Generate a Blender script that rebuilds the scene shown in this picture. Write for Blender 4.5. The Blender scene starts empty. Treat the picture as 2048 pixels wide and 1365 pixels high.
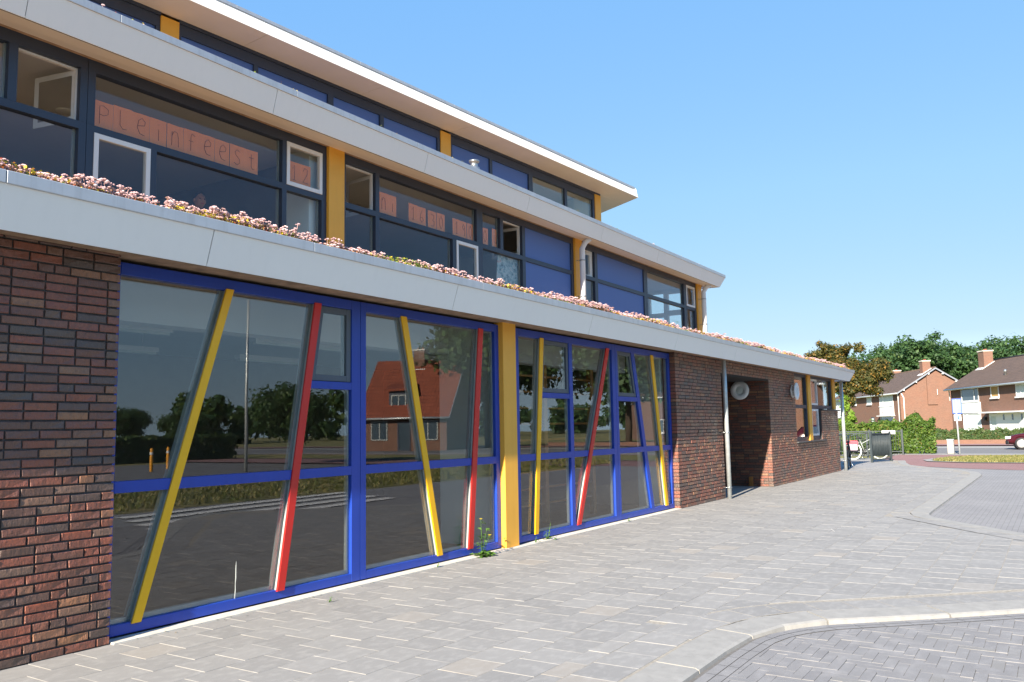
import bpy, bmesh, math, random
import numpy as np
from mathutils import Vector, Matrix
rng = np.random.default_rng(7)
random.seed(7)
R = math.radians
sc = bpy.context.scene
COL = sc.collection

# ------------------------------------------------------------------ camera, sky, sun, exposure
cam = bpy.data.cameras.new('camera'); camo = bpy.data.objects.new('camera', cam); COL.objects.link(camo)
cam.sensor_width = 36; cam.lens = 1682 / 2048 * 36; cam.clip_end = 2000; cam.clip_start = .05
yaw, pit, rol = R(57.17), R(5.944), R(-1.011)
f = Vector((math.sin(yaw) * math.cos(pit), math.cos(yaw) * math.cos(pit), math.sin(pit)))
r0 = Vector((math.cos(yaw), -math.sin(yaw), 0)); u0 = r0.cross(f)
r1 = r0 * math.cos(rol) + u0 * math.sin(rol); u1 = u0 * math.cos(rol) - r0 * math.sin(rol)
M = Matrix((r1, u1, -f)).transposed().to_4x4(); M.translation = (0, -5.686, 1.454)
camo.matrix_world = M
sc.camera = camo
SUN = Vector((1, .13, -.481)).normalized()
world = bpy.data.worlds.new('World'); sc.world = world; world.use_nodes = True
wn = world.node_tree
sky = wn.nodes.new('ShaderNodeTexSky'); sky.sky_type = 'NISHITA'; sky.sun_disc = False
sky.sun_elevation = math.asin(-SUN.z); sky.sun_rotation = R(262.6)
sky.air_density = .7; sky.dust_density = 0; sky.ozone_density = 2.0; sky.altitude = 0
# the camera's response compresses the bright horizon: the sky's own brightness drives a clear-day blue scale
bw = wn.nodes.new('ShaderNodeRGBToBW'); wn.links.new(sky.outputs[0], bw.inputs[0])
mr = wn.nodes.new('ShaderNodeMapRange'); wn.links.new(bw.outputs[0], mr.inputs[0])
mr.inputs[1].default_value = .7; mr.inputs[2].default_value = 7.4
cr_ = wn.nodes.new('ShaderNodeValToRGB'); wn.links.new(mr.outputs[0], cr_.inputs[0])
els = cr_.color_ramp.elements
for p_, c_ in ((0, (.13, .36, .82)), (.10, (.215, .49, .93)), (.36, (.36, .655, .975)), (.75, (.52, .78, 1.0)), (1, (.61, .835, 1.0))):
    e_ = els[0] if p_ == 0 else els[len(els) - 1] if p_ == 1 else els.new(p_)
    e_.color = (*c_, 1)
sk_ = wn.nodes.new('ShaderNodeVectorMath'); sk_.operation = 'SCALE'; sk_.inputs['Scale'].default_value = 2.42
au_ = wn.nodes.new('ShaderNodeMath'); au_.operation = 'DIVIDE'; wn.links.new(bw.outputs[0], au_.inputs[0]); au_.inputs[1].default_value = 7.0
am_ = wn.nodes.new('ShaderNodeMath'); am_.operation = 'MAXIMUM'; wn.links.new(au_.outputs[0], am_.inputs[0]); am_.inputs[1].default_value = 1
as_ = wn.nodes.new('ShaderNodeMath'); as_.operation = 'MULTIPLY'; wn.links.new(am_.outputs[0], as_.inputs[0]); as_.inputs[1].default_value = 2.22
wn.links.new(as_.outputs[0], sk_.inputs['Scale']); wn.links.new(cr_.outputs[0], sk_.inputs[0])
wn.links.new(sk_.outputs[0], wn.nodes['Background'].inputs[0]); wn.nodes['Background'].inputs[1].default_value = .15
sl = bpy.data.lights.new('sun', 'SUN'); sl.energy = 4.8; sl.angle = R(.5); sl.color = (1, .88, .72)
slo = bpy.data.objects.new('sun', sl); COL.objects.link(slo); slo.location = (-20, -10, 20)
slo.rotation_euler = SUN.to_track_quat('-Z', 'Y').to_euler()
sc.view_settings.view_transform = 'Standard'; sc.view_settings.look = 'None'; sc.view_settings.gamma = 1
sc.view_settings.exposure = 1.68; sc.view_settings.use_curve_mapping = False
sc.render.engine = 'CYCLES'
sc.cycles.use_denoising = True
sc.cycles.max_bounces = 10; sc.cycles.transparent_max_bounces = 24; sc.cycles.diffuse_bounces = 4
sc.cycles.caustics_reflective = False; sc.cycles.caustics_refractive = False

# ------------------------------------------------------------------ materials
def newmat(name):
    m = bpy.data.materials.new(name); m.use_nodes = True
    nt = m.node_tree; b = nt.nodes['Principled BSDF']
    return m, nt, b
def nd(nt, t, **kw):
    n = nt.nodes.new(t)
    for k, v in kw.items(): setattr(n, k, v)
    return n
def ramp(nt, fac, stops, interp='LINEAR'):
    n = nd(nt, 'ShaderNodeValToRGB'); cr = n.color_ramp; cr.interpolation = interp
    while len(cr.elements) < len(stops): cr.elements.new(.5)
    for e, (p, c) in zip(cr.elements, stops): e.position = p; e.color = (*c, 1)
    if fac is not None: nt.links.new(fac, n.inputs[0])
    return n.outputs[0]
def noise(nt, vec, scale, detail=4, rough=.55):
    n = nd(nt, 'ShaderNodeTexNoise'); n.inputs['Scale'].default_value = scale
    n.inputs['Detail'].default_value = detail; n.inputs['Roughness'].default_value = rough
    if vec is not None: nt.links.new(vec, n.inputs['Vector'])
    return n.outputs['Fac']
def mixc(nt, fac, a, b, mode='MIX'):
    n = nd(nt, 'ShaderNodeMix', data_type='RGBA', blend_type=mode)
    for s, v in ((n.inputs[0], fac), (n.inputs[6], a), (n.inputs[7], b)):
        if isinstance(v, (int, float)): s.default_value = v
        elif isinstance(v, tuple): s.default_value = (*v, 1)
        else: nt.links.new(v, s)
    return n.outputs[2]
def maths(nt, op, a, b=None, c=None):
    n = nd(nt, 'ShaderNodeMath', operation=op)
    for i, v in enumerate((a, b, c)):
        if v is None: continue
        if isinstance(v, (int, float)): n.inputs[i].default_value = v
        else: nt.links.new(v, n.inputs[i])
    return n.outputs[0]
def pos(nt): return nd(nt, 'ShaderNodeNewGeometry').outputs['Position']
def rnd(nt):
    a = nd(nt, 'ShaderNodeAttribute', attribute_name='rnd'); o = nd(nt, 'ShaderNodeObjectInfo')
    return maths(nt, 'FRACT', maths(nt, 'ADD', a.outputs['Fac'], o.outputs['Random']))
def bump(nt, b, h, strength=.3, dist=.01):
    n = nd(nt, 'ShaderNodeBump'); n.inputs['Strength'].default_value = strength; n.inputs['Distance'].default_value = dist
    nt.links.new(h, n.inputs['Height']); nt.links.new(n.outputs[0], b.inputs['Normal'])
def paint(name, c, rough=.4, var=.06, scale=3, metal=0, spec=.5, dirt=0):
    m, nt, b = newmat(name)
    p = pos(nt); n = noise(nt, p, scale, 5)
    lo = tuple(x * (1 - var) for x in c); hi = tuple(min(1, x * (1 + var)) for x in c)
    col = ramp(nt, n, [(.3, lo), (.7, hi)])
    if dirt:
        st = nd(nt, 'ShaderNodeMapping'); st.inputs['Scale'].default_value = (7, 7, .6); nt.links.new(p, st.inputs[0])
        d = ramp(nt, noise(nt, st.outputs[0], 2.2, 6, .65), [(.5, (0, 0, 0)), (.78, (dirt,) * 3)])
        col = mixc(nt, d, col, tuple(x * .45 for x in c))
    nt.links.new(col, b.inputs['Base Color'])
    rr = nd(nt, 'ShaderNodeMapRange'); rr.inputs[3].default_value = max(.05, rough - .08); rr.inputs[4].default_value = min(1, rough + .1)
    nt.links.new(noise(nt, p, scale * 6, 3), rr.inputs[0]); nt.links.new(rr.outputs[0], b.inputs['Roughness'])
    b.inputs['Metallic'].default_value = metal; b.inputs['Specular IOR Level'].default_value = spec
    return m
MT = {}
MT['blue'] = paint('blue_paint', (.012, .05, .36), .38, .05, 2, dirt=.25)
MT['yellow'] = paint('yellow_paint', (.84, .45, .004), .38, .04, 3, dirt=.12)
MT['red'] = paint('red_paint', (.56, .020, .014), .38, .04, 3, dirt=.12)
MT['ochre'] = paint('ochre_panel', (.80, .41, .05), .5, .05, 2, dirt=.12)
MT['slate'] = paint('slate_paint', (.030, .043, .075), .42, .06, 3, dirt=.1)
MT['slatecas'] = paint('slate_casement', (.075, .095, .125), .42, .05, 3)
MT['white'] = paint('white_paint', (.75, .76, .77), .4, .03, 3, dirt=.12)
MT['bead'] = paint('grey_bead', (.30, .33, .33), .45, .05, 6)
MT['gasket'] = paint('gasket', (.02, .022, .022), .6)
MT['fascia'] = paint('fascia_panel', (.88, .86, .825), .5, .012, .6, dirt=.05)
MT['coping'] = paint('coping_metal', (.42, .45, .49), .42, .06, 4, metal=.35, dirt=.35)
MT['soffit'] = paint('soffit_board', (.77, .72, .635), .6, .04, 1.2)  # cream tint puts the warm light bounced from below into the colour
MT['bluepanel'] = paint('blue_screen', (.075, .145, .40), .5, .05, 160)
MT['zinc'] = paint('galvanised', (.52, .56, .57), .42, .12, 9, metal=.55, dirt=.3)
MT['pipewhite'] = paint('white_pipe', (.72, .75, .80), .4, .05, 4, dirt=.2)
MT['steel'] = paint('steel', (.35, .37, .38), .3, .15, 8, metal=.8)
MT['concrete'] = paint('pale_concrete', (.55, .53, .48), .85, .12, 6, dirt=.35)
MT['stone'] = paint('dark_stone_sill', (.055, .06, .065), .5, .15, 10)
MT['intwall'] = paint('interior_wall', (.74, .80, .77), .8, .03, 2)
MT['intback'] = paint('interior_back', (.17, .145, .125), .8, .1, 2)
MT['intceil'] = paint('interior_ceiling', (.62, .62, .61), .85, .03, 2)
MT['intfloor'] = paint('interior_floor', (.15, .075, .045), .5, .2, 3)
MT['dark'] = paint('dark_board', (.018, .018, .02), .7)
MT['wood'] = paint('orange_wood', (.34, .14, .035), .5, .2, 7)
MT['paper'] = paint('orange_paper', (1.0, .31, .09), .85, .04, 5)
MT['ink'] = paint('felt_pen', (.16, .045, .02), .9)
MT['soil'] = paint('roof_soil', (.34, .23, .15), .95, .3, 8)
MT['black'] = paint('black_rubber', (.015, .015, .016), .6, .2, 8)
MT['asphalt'] = paint('asphalt', (.15, .15, .155), .9, .12, 14, dirt=.3)
MT['redpath'] = paint('red_asphalt', (.235, .135, .135), .92, .10, 9, dirt=.3)
MT['kerb'] = paint('kerb_concrete', (.27, .268, .258), .85, .10, 9, dirt=.3)
MT['roadmark'] = paint('road_marking', (.72, .71, .68), .8, .1, 8, dirt=.5)
MT['skin'] = paint('skin', (.50, .27, .19), .55)
MT['hair'] = paint('hair', (.05, .03, .02), .6)
MT['shirt'] = paint('shirt', (.06, .09, .16), .8)
MT['carred'] = paint('car_paint', (.05, .006, .009), .22, .02, 2)
MT['carglass'] = paint('car_glass', (.05, .075, .10), .08)
MT['hub'] = paint('hubcap', (.5, .5, .5), .35, .1, 8, metal=.6)
MT['pink'] = paint('pink_fabric', (.62, .10, .13), .8, .15, 12)
MT['cloth'] = paint('pale_fabric', (.42, .36, .44), .8, .1, 12)
MT['iron'] = paint('dark_green_iron', (.035, .048, .055), .5, .1, 8)
MT['signback'] = paint('sign_back', (.20, .23, .28), .45, .05, 4)
MT['signblue'] = paint('sign_blue', (.02, .12, .55), .4)
MT['curtain'] = paint('curtain', (.62, .68, .66), .9, .1, 4)
MT['amber'] = paint('amber_plastic', (.75, .32, .01), .5)
MT['blind'] = paint('tan_blind', (.42, .27, .10), .8)
MT['drawing'] = None

def glassmat(name, tint, f0, gc=(.96, .94, .95)):
    m = bpy.data.materials.new(name); m.use_nodes = True; nt = m.node_tree
    nt.nodes.remove(nt.nodes['Principled BSDF']); out = nt.nodes['Material Output']
    lw = nd(nt, 'ShaderNodeLayerWeight'); lw.inputs[0].default_value = .5
    F = maths(nt, 'MULTIPLY_ADD', maths(nt, 'POWER', lw.outputs['Facing'], 5.0), 1 - f0, f0)
    tr = nd(nt, 'ShaderNodeBsdfTransparent'); tr.inputs[0].default_value = (*tint, 1)
    gl = nd(nt, 'ShaderNodeBsdfGlossy'); gl.inputs['Roughness'].default_value = .004; gl.inputs['Color'].default_value = (*gc, 1)
    nb = nd(nt, 'ShaderNodeBump'); nb.inputs['Strength'].default_value = .012; nb.inputs['Distance'].default_value = .02
    nt.links.new(noise(nt, pos(nt), 1.7, 1), nb.inputs['Height']); nt.links.new(nb.outputs[0], gl.inputs['Normal'])
    mx = nd(nt, 'ShaderNodeMixShader'); nt.links.new(F, mx.inputs[0]); nt.links.new(tr.outputs[0], mx.inputs[1]); nt.links.new(gl.outputs[0], mx.inputs[2])
    nt.links.new(mx.outputs[0], out.inputs[0]); return m
MT['glass'] = glassmat('window_glass', (.93, .95, .94), .07)
MT['glassup'] = glassmat('upper_window_glass', (.93, .95, .95), .035, (.80, .84, 1))

def brickmat():
    m, nt, b = newmat('school_brick'); p = pos(nt); r = rnd(nt)
    base = ramp(nt, r, [(0, (.082, .056, .047)), (.10, (.10, .060, .047)), (.24, (.148, .064, .044)), (.44, (.19, .066, .041)),
                        (.64, (.25, .074, .042)), (.78, (.17, .083, .057)), (.90, (.30, .138, .066)), (.96, (.145, .09, .067)), (1, (.10, .07, .056))])
    n = noise(nt, p, 26, 6, .65)
    c = mixc(nt, ramp(nt, n, [(.45, (0,) * 3), (.75, (.6,) * 3)]), base, (.07, .045, .038))
    c = mixc(nt, ramp(nt, noise(nt, p, 60, 4), [(.6, (0,) * 3), (.75, (.35,) * 3)]), c, (.30, .17, .11))
    nt.links.new(c, b.inputs['Base Color'])
    rr = nd(nt, 'ShaderNodeMapRange'); rr.inputs[3].default_value = .24; rr.inputs[4].default_value = .52
    nt.links.new(noise(nt, p, 40, 3), rr.inputs[0]); nt.links.new(rr.outputs[0], b.inputs['Roughness'])
    st = nd(nt, 'ShaderNodeMapping'); st.inputs['Scale'].default_value = (1, 1, .55); nt.links.new(p, st.inputs[0])
    h = maths(nt, 'ADD', noise(nt, st.outputs[0], 38, 6, .6), maths(nt, 'MULTIPLY', noise(nt, p, 150, 3), .3))
    b.inputs['Coat Weight'].default_value = .40; b.inputs['Coat Roughness'].default_value = .28
    bump(nt, b, h, .95, .013); return m
MT['brick'] = brickmat()
MT['mortar'] = paint('dark_mortar', (.062, .060, .062), .95, .3, 40)

def tilemat(name, lo, hi, warm, sc_=9):
    m, nt, b = newmat(name); p = pos(nt); r = rnd(nt)
    base = ramp(nt, r, [(0, lo), (.45, tuple((a + c) / 2 for a, c in zip(lo, hi))), (.955, hi), (.98, warm), (1, warm)])
    bl = nd(nt, 'ShaderNodeMapping'); bl.inputs['Scale'].default_value = (1, 1.6, 1); nt.links.new(p, bl.inputs[0])
    n = noise(nt, bl.outputs[0], sc_, 6, .6)
    c = mixc(nt, ramp(nt, n, [(.48, (0,) * 3), (.68, (.36,) * 3)]), base, tuple(min(1, x * 1.5) for x in hi))
    c = mixc(nt, ramp(nt, noise(nt, p, 1.3, 5), [(.5, (0,) * 3), (.8, (.20,) * 3)]), c, tuple(x * .65 for x in lo))
    c = mixc(nt, ramp(nt, noise(nt, p, 220, 2), [(.3, (.25,) * 3), (.7, (0,) * 3)]), c, tuple(x * .5 for x in lo))
    nt.links.new(c, b.inputs['Base Color']); b.inputs['Roughness'].default_value = .88
    bump(nt, b, noise(nt, p, 260, 3), .25, .003); return m
MT['tile'] = tilemat('paving_tile', (.226, .226, .225), (.270, .269, .265), (.295, .278, .255))
MT['plaintile'] = paint('plain_tile', (.25, .248, .244), .88, .08, 7, dirt=.2)
MT['block'] = tilemat('paving_block', (.195, .195, .203), (.222, .222, .228), (.21, .208, .205), 5)
MT['sand'] = paint('joint_sand', (.28, .26, .225), .95, .25, 30)
MT['grit'] = paint('joint_grit', (.13, .125, .12), .95, .25, 30)

def leafmat(name, stops, sss=.35):
    m, nt, b = newmat(name); r = rnd(nt)
    c = ramp(nt, r, stops); nt.links.new(c, b.inputs['Base Color'])
    b.inputs['Roughness'].default_value = .55; b.inputs['Specular IOR Level'].default_value = .3
    tl = nd(nt, 'ShaderNodeBsdfTranslucent'); nt.links.new(mixc(nt, .35, c, (.25, .32, .02)), tl.inputs[0])
    mx = nd(nt, 'ShaderNodeMixShader'); mx.inputs[0].default_value = sss
    nt.links.new(b.outputs[0], mx.inputs[1]); nt.links.new(tl.outputs[0], mx.inputs[2])
    nt.links.new(mx.outputs[0], nt.nodes['Material Output'].inputs[0]); return m
MT['leaf_dark'] = leafmat('leaf_dark_green', [(0, (.022, .055, .022)), (.5, (.042, .095, .034)), (.85, (.07, .14, .045)), (1, (.11, .16, .055))])
MT['leaf_hedge'] = leafmat('leaf_hedge', [(0, (.028, .065, .010)), (.5, (.062, .125, .016)), (.85, (.12, .19, .03)), (1, (.17, .13, .04))])
MT['leaf_low'] = leafmat('leaf_low_hedge', [(0, (.03, .065, .02)), (.5, (.05, .10, .03)), (.9, (.09, .13, .04)), (1, (.12, .09, .04))])
MT['leaf_brown'] = leafmat('leaf_brown', [(0, (.035, .045, .014)), (.45, (.07, .075, .02)), (.78, (.13, .10, .025)), (1, (.26, .14, .025))], .3)
MT['leaf_young'] = leafmat('leaf_young', [(0, (.10, .20, .02)), (.6, (.17, .29, .03)), (1, (.25, .34, .06))])
MT['leaf_blue'] = leafmat('leaf_conifer', [(0, (.012, .035, .04)), (1, (.03, .07, .075))], .15)
MT['leaf_weed'] = leafmat('leaf_weed', [(0, (.07, .17, .03)), (1, (.16, .30, .06))])
MT['sedum'] = leafmat('sedum_leaf', [(0, (.28, .05, .03)), (.15, (.36, .12, .04)), (.26, (.12, .17, .03)), (.60, (.20, .26, .04)), (.70, (.58, .44, .04)), (1, (.74, .56, .05))], .3)
MT['umbel'] = leafmat('sedum_umbel', [(0, (.36, .20, .12)), (.10, (.56, .36, .34)), (.3, (.72, .47, .49)), (.6, (.82, .59, .61)), (1, (.90, .73, .75))], .25)
MT['petal'] = paint('yellow_petal', (.80, .60, .02), .6)
MT['grass'] = leafmat('dry_grass', [(0, (.09, .13, .03)), (.5, (.19, .19, .06)), (1, (.36, .30, .14))], .3)
MT['bark'] = paint('bark', (.07, .05, .035), .9, .3, 12)
def housebrick():
    m, nt, b = newmat('house_brick'); tc = nd(nt, 'ShaderNodeTexCoord')
    mp = nd(nt, 'ShaderNodeMapping'); nt.links.new(tc.outputs['Object'], mp.inputs[0]); mp.inputs['Rotation'].default_value = (R(90), 0, 0)
    sep = nd(nt, 'ShaderNodeSeparateXYZ'); nt.links.new(tc.outputs['Object'], sep.inputs[0])
    cb = nd(nt, 'ShaderNodeCombineXYZ'); nt.links.new(maths(nt, 'ADD', sep.outputs[0], sep.outputs[1]), cb.inputs[0]); nt.links.new(sep.outputs[2], cb.inputs[1])
    bt = nd(nt, 'ShaderNodeTexBrick'); nt.links.new(cb.outputs[0], bt.inputs[0])
    bt.inputs['Color1'].default_value = (.178, .088, .062, 1); bt.inputs['Color2'].default_value = (.132, .066, .049, 1); bt.inputs['Mortar'].default_value = (.20, .14, .105, 1)
    bt.inputs['Scale'].default_value = 1; bt.inputs['Brick Width'].default_value = .22; bt.inputs['Row Height'].default_value = .0667; bt.inputs['Mortar Size'].default_value = .008
    c = mixc(nt, ramp(nt, noise(nt, tc.outputs['Object'], .9, 5), [(.4, (0,) * 3), (.75, (.35,) * 3)]), bt.outputs[0], (.21, .09, .055))
    nt.links.new(c, b.inputs['Base Color']); b.inputs['Roughness'].default_value = .9; return m
MT['hbrick'] = housebrick()
def rooftile(name, c1, c2):
    m, nt, b = newmat(name); tc = nd(nt, 'ShaderNodeTexCoord')
    sep = nd(nt, 'ShaderNodeSeparateXYZ'); nt.links.new(tc.outputs['Object'], sep.inputs[0])
    cb = nd(nt, 'ShaderNodeCombineXYZ'); nt.links.new(sep.outputs[0], cb.inputs[0]); nt.links.new(maths(nt, 'MULTIPLY', sep.outputs[1], 1.2), cb.inputs[1])
    bt = nd(nt, 'ShaderNodeTexBrick'); bt.offset = 0; nt.links.new(cb.outputs[0], bt.inputs[0])
    bt.inputs['Color1'].default_value = (*c1, 1); bt.inputs['Color2'].default_value = (*c2, 1); bt.inputs['Mortar'].default_value = (*(x * .3 for x in c1), 1)
    bt.inputs['Scale'].default_value = 1; bt.inputs['Brick Width'].default_value = .26; bt.inputs['Row Height'].default_value = .34; bt.inputs['Mortar Size'].default_value = .022
    c = mixc(nt, ramp(nt, noise(nt, tc.outputs['Object'], 1.1, 6, .65), [(.45, (0,) * 3), (.75, (.5,) * 3)]), bt.outputs[0], tuple(x * 1.35 for x in c2))
    nt.links.new(c, b.inputs['Base Color']); b.inputs['Roughness'].default_value = .85; return m
MT['roof_brown'] = rooftile('roof_tile_brown', (.112, .074, .056), (.085, .058, .046))
MT['roof_red'] = rooftile('roof_tile_red', (.27, .07, .036), (.21, .055, .03))
def groundmat():
    m, nt, b = newmat('rough_grass'); p = pos(nt)
    c = ramp(nt, noise(nt, p, .35, 6, .6), [(.3, (.09, .11, .03)), (.55, (.20, .18, .06)), (.75, (.28, .22, .10))])
    nt.links.new(c, b.inputs['Base Color']); b.inputs['Roughness'].default_value = .95; bump(nt, b, noise(nt, p, 30, 4), .5, .04); return m
MT['ground'] = groundmat()
def farpavers(name, c1, c2, w, h, mort):
    m, nt, b = newmat(name); p = pos(nt)
    bt = nd(nt, 'ShaderNodeTexBrick'); nt.links.new(p, bt.inputs[0])
    bt.inputs['Color1'].default_value = (*c1, 1); bt.inputs['Color2'].default_value = (*c2, 1); bt.inputs['Mortar'].default_value = (*mort, 1)
    bt.inputs['Scale'].default_value = 1; bt.inputs['Brick Width'].default_value = w; bt.inputs['Row Height'].default_value = h; bt.inputs['Mortar Size'].default_value = .003
    c = mixc(nt, ramp(nt, noise(nt, p, .8, 6), [(.45, (0,) * 3), (.75, (.45,) * 3)]), bt.outputs[0], tuple(x * 1.3 for x in c2))
    nt.links.new(c, b.inputs['Base Color']); b.inputs['Roughness'].default_value = .9; return m
MT['farblock'] = farpavers('far_blocks', (.20, .20, .21), (.225, .225, .23), .21, .07, (.12, .12, .12))
MT['farred'] = farpavers('far_red_blocks', (.25, .135, .13), (.215, .12, .115), .21, .07, (.13, .08, .08))
def drawmat():
    m, nt, b = newmat('childrens_drawing'); p = pos(nt)
    c = ramp(nt, noise(nt, p, 14, 6, .7), [(.35, (.05, .10, .13)), (.47, (.28, .40, .42)), (.58, (.50, .60, .60)), (.66, (.55, .28, .24)), (.75, (.3, .42, .42))])
    nt.links.new(c, b.inputs['Base Color']); return m
MT['drawing'] = drawmat()

# ------------------------------------------------------------------ object helpers
def link(o, parent=None, inv=None):
    COL.objects.link(o)
    if parent is not None:
        o.parent = parent
        if parent.get('_w'): o.matrix_parent_inverse = Matrix.Translation(-Vector(parent.location))
    return o
def tag(o, label=None, cat=None, group=None, kind=None):
    if label: o['label'] = label
    if cat: o['category'] = cat
    if group: o['group'] = group
    if kind: o['kind'] = kind
    return o
def thing(name, label, cat, loc=(0, 0, 0), rz=0, group=None):
    o = bpy.data.objects.new(name, None); o.empty_display_size = .2; COL.objects.link(o)
    o.location = loc; o.rotation_euler = (0, 0, rz); return tag(o, label, cat, group)
def npmesh(name, V, F, mat=None, att=None, smooth=False):
    V = np.asarray(V, np.float32); F = np.asarray(F, np.int32); n, k = F.shape
    me = bpy.data.meshes.new(name); me.vertices.add(len(V)); me.vertices.foreach_set('co', V.ravel())
    me.loops.add(n * k); me.loops.foreach_set('vertex_index', F.ravel())
    me.polygons.add(n); me.polygons.foreach_set('loop_start', np.arange(0, n * k, k, dtype=np.int32))
    me.polygons.foreach_set('use_smooth', np.full(n, smooth, bool))
    if att is not None:
        a = me.attributes.new('rnd', 'FLOAT', 'FACE'); a.data.foreach_set('value', np.asarray(att, np.float32))
    me.update(calc_edges=True); me.validate()
    if mat: me.materials.append(MT[mat] if isinstance(mat, str) else mat)
    return me
def npobj(name, V, F, mat, parent=None, att=None, smooth=False):
    o = bpy.data.objects.new(name, npmesh(name, V, F, mat, att, smooth)); return link(o, parent)
def pyobj(name, V, F, mat, parent=None, smooth=False):
    me = bpy.data.meshes.new(name); me.from_pydata([tuple(v) for v in V], [], F); me.update()
    bm = bmesh.new(); bm.from_mesh(me); bmesh.ops.recalc_face_normals(bm, faces=bm.faces); bm.to_mesh(me); bm.free()
    if smooth:
        for p in me.polygons: p.use_smooth = True
    me.materials.append(MT[mat]); o = bpy.data.objects.new(name, me); return link(o, parent)
BF = [(0, 1, 3, 2), (4, 6, 7, 5), (0, 4, 5, 1), (2, 3, 7, 6), (0, 2, 6, 4), (1, 5, 7, 3)]
def hexa(name, P, mat, parent=None, bev=0, tf=None):
    """P: 8 points ordered x,y,z bits (i = 4x+2y+z)."""
    bm = bmesh.new(); vs = [bm.verts.new(tf(p) if tf else p) for p in P]
    for fc in BF: bm.faces.new([vs[i] for i in fc])
    bmesh.ops.recalc_face_normals(bm, faces=bm.faces)
    if bev: bmesh.ops.bevel(bm, geom=list(bm.edges), offset=bev, segments=1, affect='EDGES', clamp_overlap=True)
    me = bpy.data.meshes.new(name); bm.to_mesh(me); bm.free(); me.materials.append(MT[mat])
    return link(bpy.data.objects.new(name, me), parent)
def box(name, x0, x1, y0, y1, z0, z1, mat, parent=None, bev=0, tf=None):
    return hexa(name, [(x, y, z) for x in (x0, x1) for y in (y0, y1) for z in (z0, z1)], mat, parent, bev, tf)
def bar(name, xb, xt, w, z0, z1, y0, y1, mat, parent=None, bev=0):
    """slanted bar in the facade plane: left edge xb at z0, xt at z1"""
    return hexa(name, [(xx + s, y, z) for s in (0, w) for y in (y0, y1) for (xx, z) in ((xb, z0), (xt, z1))], mat, parent, bev)
def cellpane(name, xl0, xl1, xr0, xr1, z0, z1, y, mat, parent, t=.012, tf=None):
    return hexa(name, [(a, yy, z) for (b0, b1) in ((xl0, xl1), (xr0, xr1)) for yy in (y, y + t) for (a, z) in ((b0, z0), (b1, z1))], mat, parent, 0, tf)
def tube_data(pts, rad, seg=8, closed=False):
    P = [Vector(p) for p in pts]; n = len(P); rad = rad if hasattr(rad, '__len__') else [rad] * n
    V = []; F = []; prev = None
    for i, p in enumerate(P):
        if closed: t = (P[(i + 1) % n] - P[i - 1])
        else: t = (P[min(i + 1, n - 1)] - P[max(i - 1, 0)])
        t.normalize()
        a = prev - t * prev.dot(t) if prev is not None else None
        if a is None or a.length < 1e-4: a = t.orthogonal()
        a.normalize(); prev = a; b = t.cross(a)
        for k in range(seg):
            an = 2 * math.pi * k / seg; V.append(p + (a * math.cos(an) + b * math.sin(an)) * rad[i])
    m = n if closed else n - 1
    for i in range(m):
        for k in range(seg):
            j = (i + 1) % n; F.append((i * seg + k, i * seg + (k + 1) % seg, j * seg + (k + 1) % seg, j * seg + k))
    if not closed:
        F.append(tuple(range(seg))[::-1]); F.append(tuple((n - 1) * seg + k for k in range(seg)))
    return V, F
def tube(name, pts, rad, mat, parent=None, seg=10, closed=False):
    V, F = tube_data(pts, rad, seg, closed); return pyobj(name, V, F, mat, parent, True)
def tubes(name, lst, mat, parent=None, seg=6):
    V = []; F = []
    for pts, rad in lst:
        v, fc = tube_data(pts, rad, seg); o = len(V); V += v; F += [tuple(i + o for i in q) for q in fc]
    return pyobj(name, V, F, mat, parent, True)
def lathe(name, prof, mat, parent=None, seg=24, axis='z', org=(0, 0, 0)):
    V = []; F = []
    for r_, h in prof:
        for k in range(seg):
            a = 2 * math.pi * k / seg; c, s = r_ * math.cos(a), r_ * math.sin(a)
            q = {'z': (c, s, h), 'y': (c, h, s), 'x': (h, c, s)}[axis]; V.append(Vector(q) + Vector(org))
    for i in range(len(prof) - 1):
        for k in range(seg): F.append((i * seg + k, i * seg + (k + 1) % seg, (i + 1) * seg + (k + 1) % seg, (i + 1) * seg + k))
    return pyobj(name, V, F, mat, parent, True)
def autosmooth(o, ang=35):
    o.data.shade_smooth() if False else None
    return o
def multi(name, boxes, mat, parent=None, tf=None):
    V = []; F = []
    for (x0, x1, y0, y1, z0, z1) in boxes:
        o = len(V); V += [(x, y, z) for x in (x0, x1) for y in (y0, y1) for z in (z0, z1)]
        if tf: V[o:] = [tf(v) for v in V[o:]]
        F += [tuple(i + o for i in q) for q in BF]
    return pyobj(name, V, F, mat, parent)
def sheet(name, poly, z, mat, label=None, parent=None, kind='structure'):
    o = pyobj(name, [(x, y, z) for x, y in poly], [tuple(range(len(poly)))], mat, parent)
    if o.data.polygons[0].normal.z < 0: o.data.flip_normals()
    if parent is None: tag(o, label, None, None, kind)
    return o
def inside(P, poly):
    P = np.asarray(P); x, y = P[:, 0], P[:, 1]; c = np.zeros(len(P), bool); n = len(poly)
    for i in range(n):
        (x1, y1), (x2, y2) = poly[i], poly[i - 1]
        if y1 == y2: continue
        cond = ((y1 > y) != (y2 > y)) & (x < (x2 - x1) * (y - y1) / (y2 - y1) + x1); c ^= cond
    return c
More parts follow.
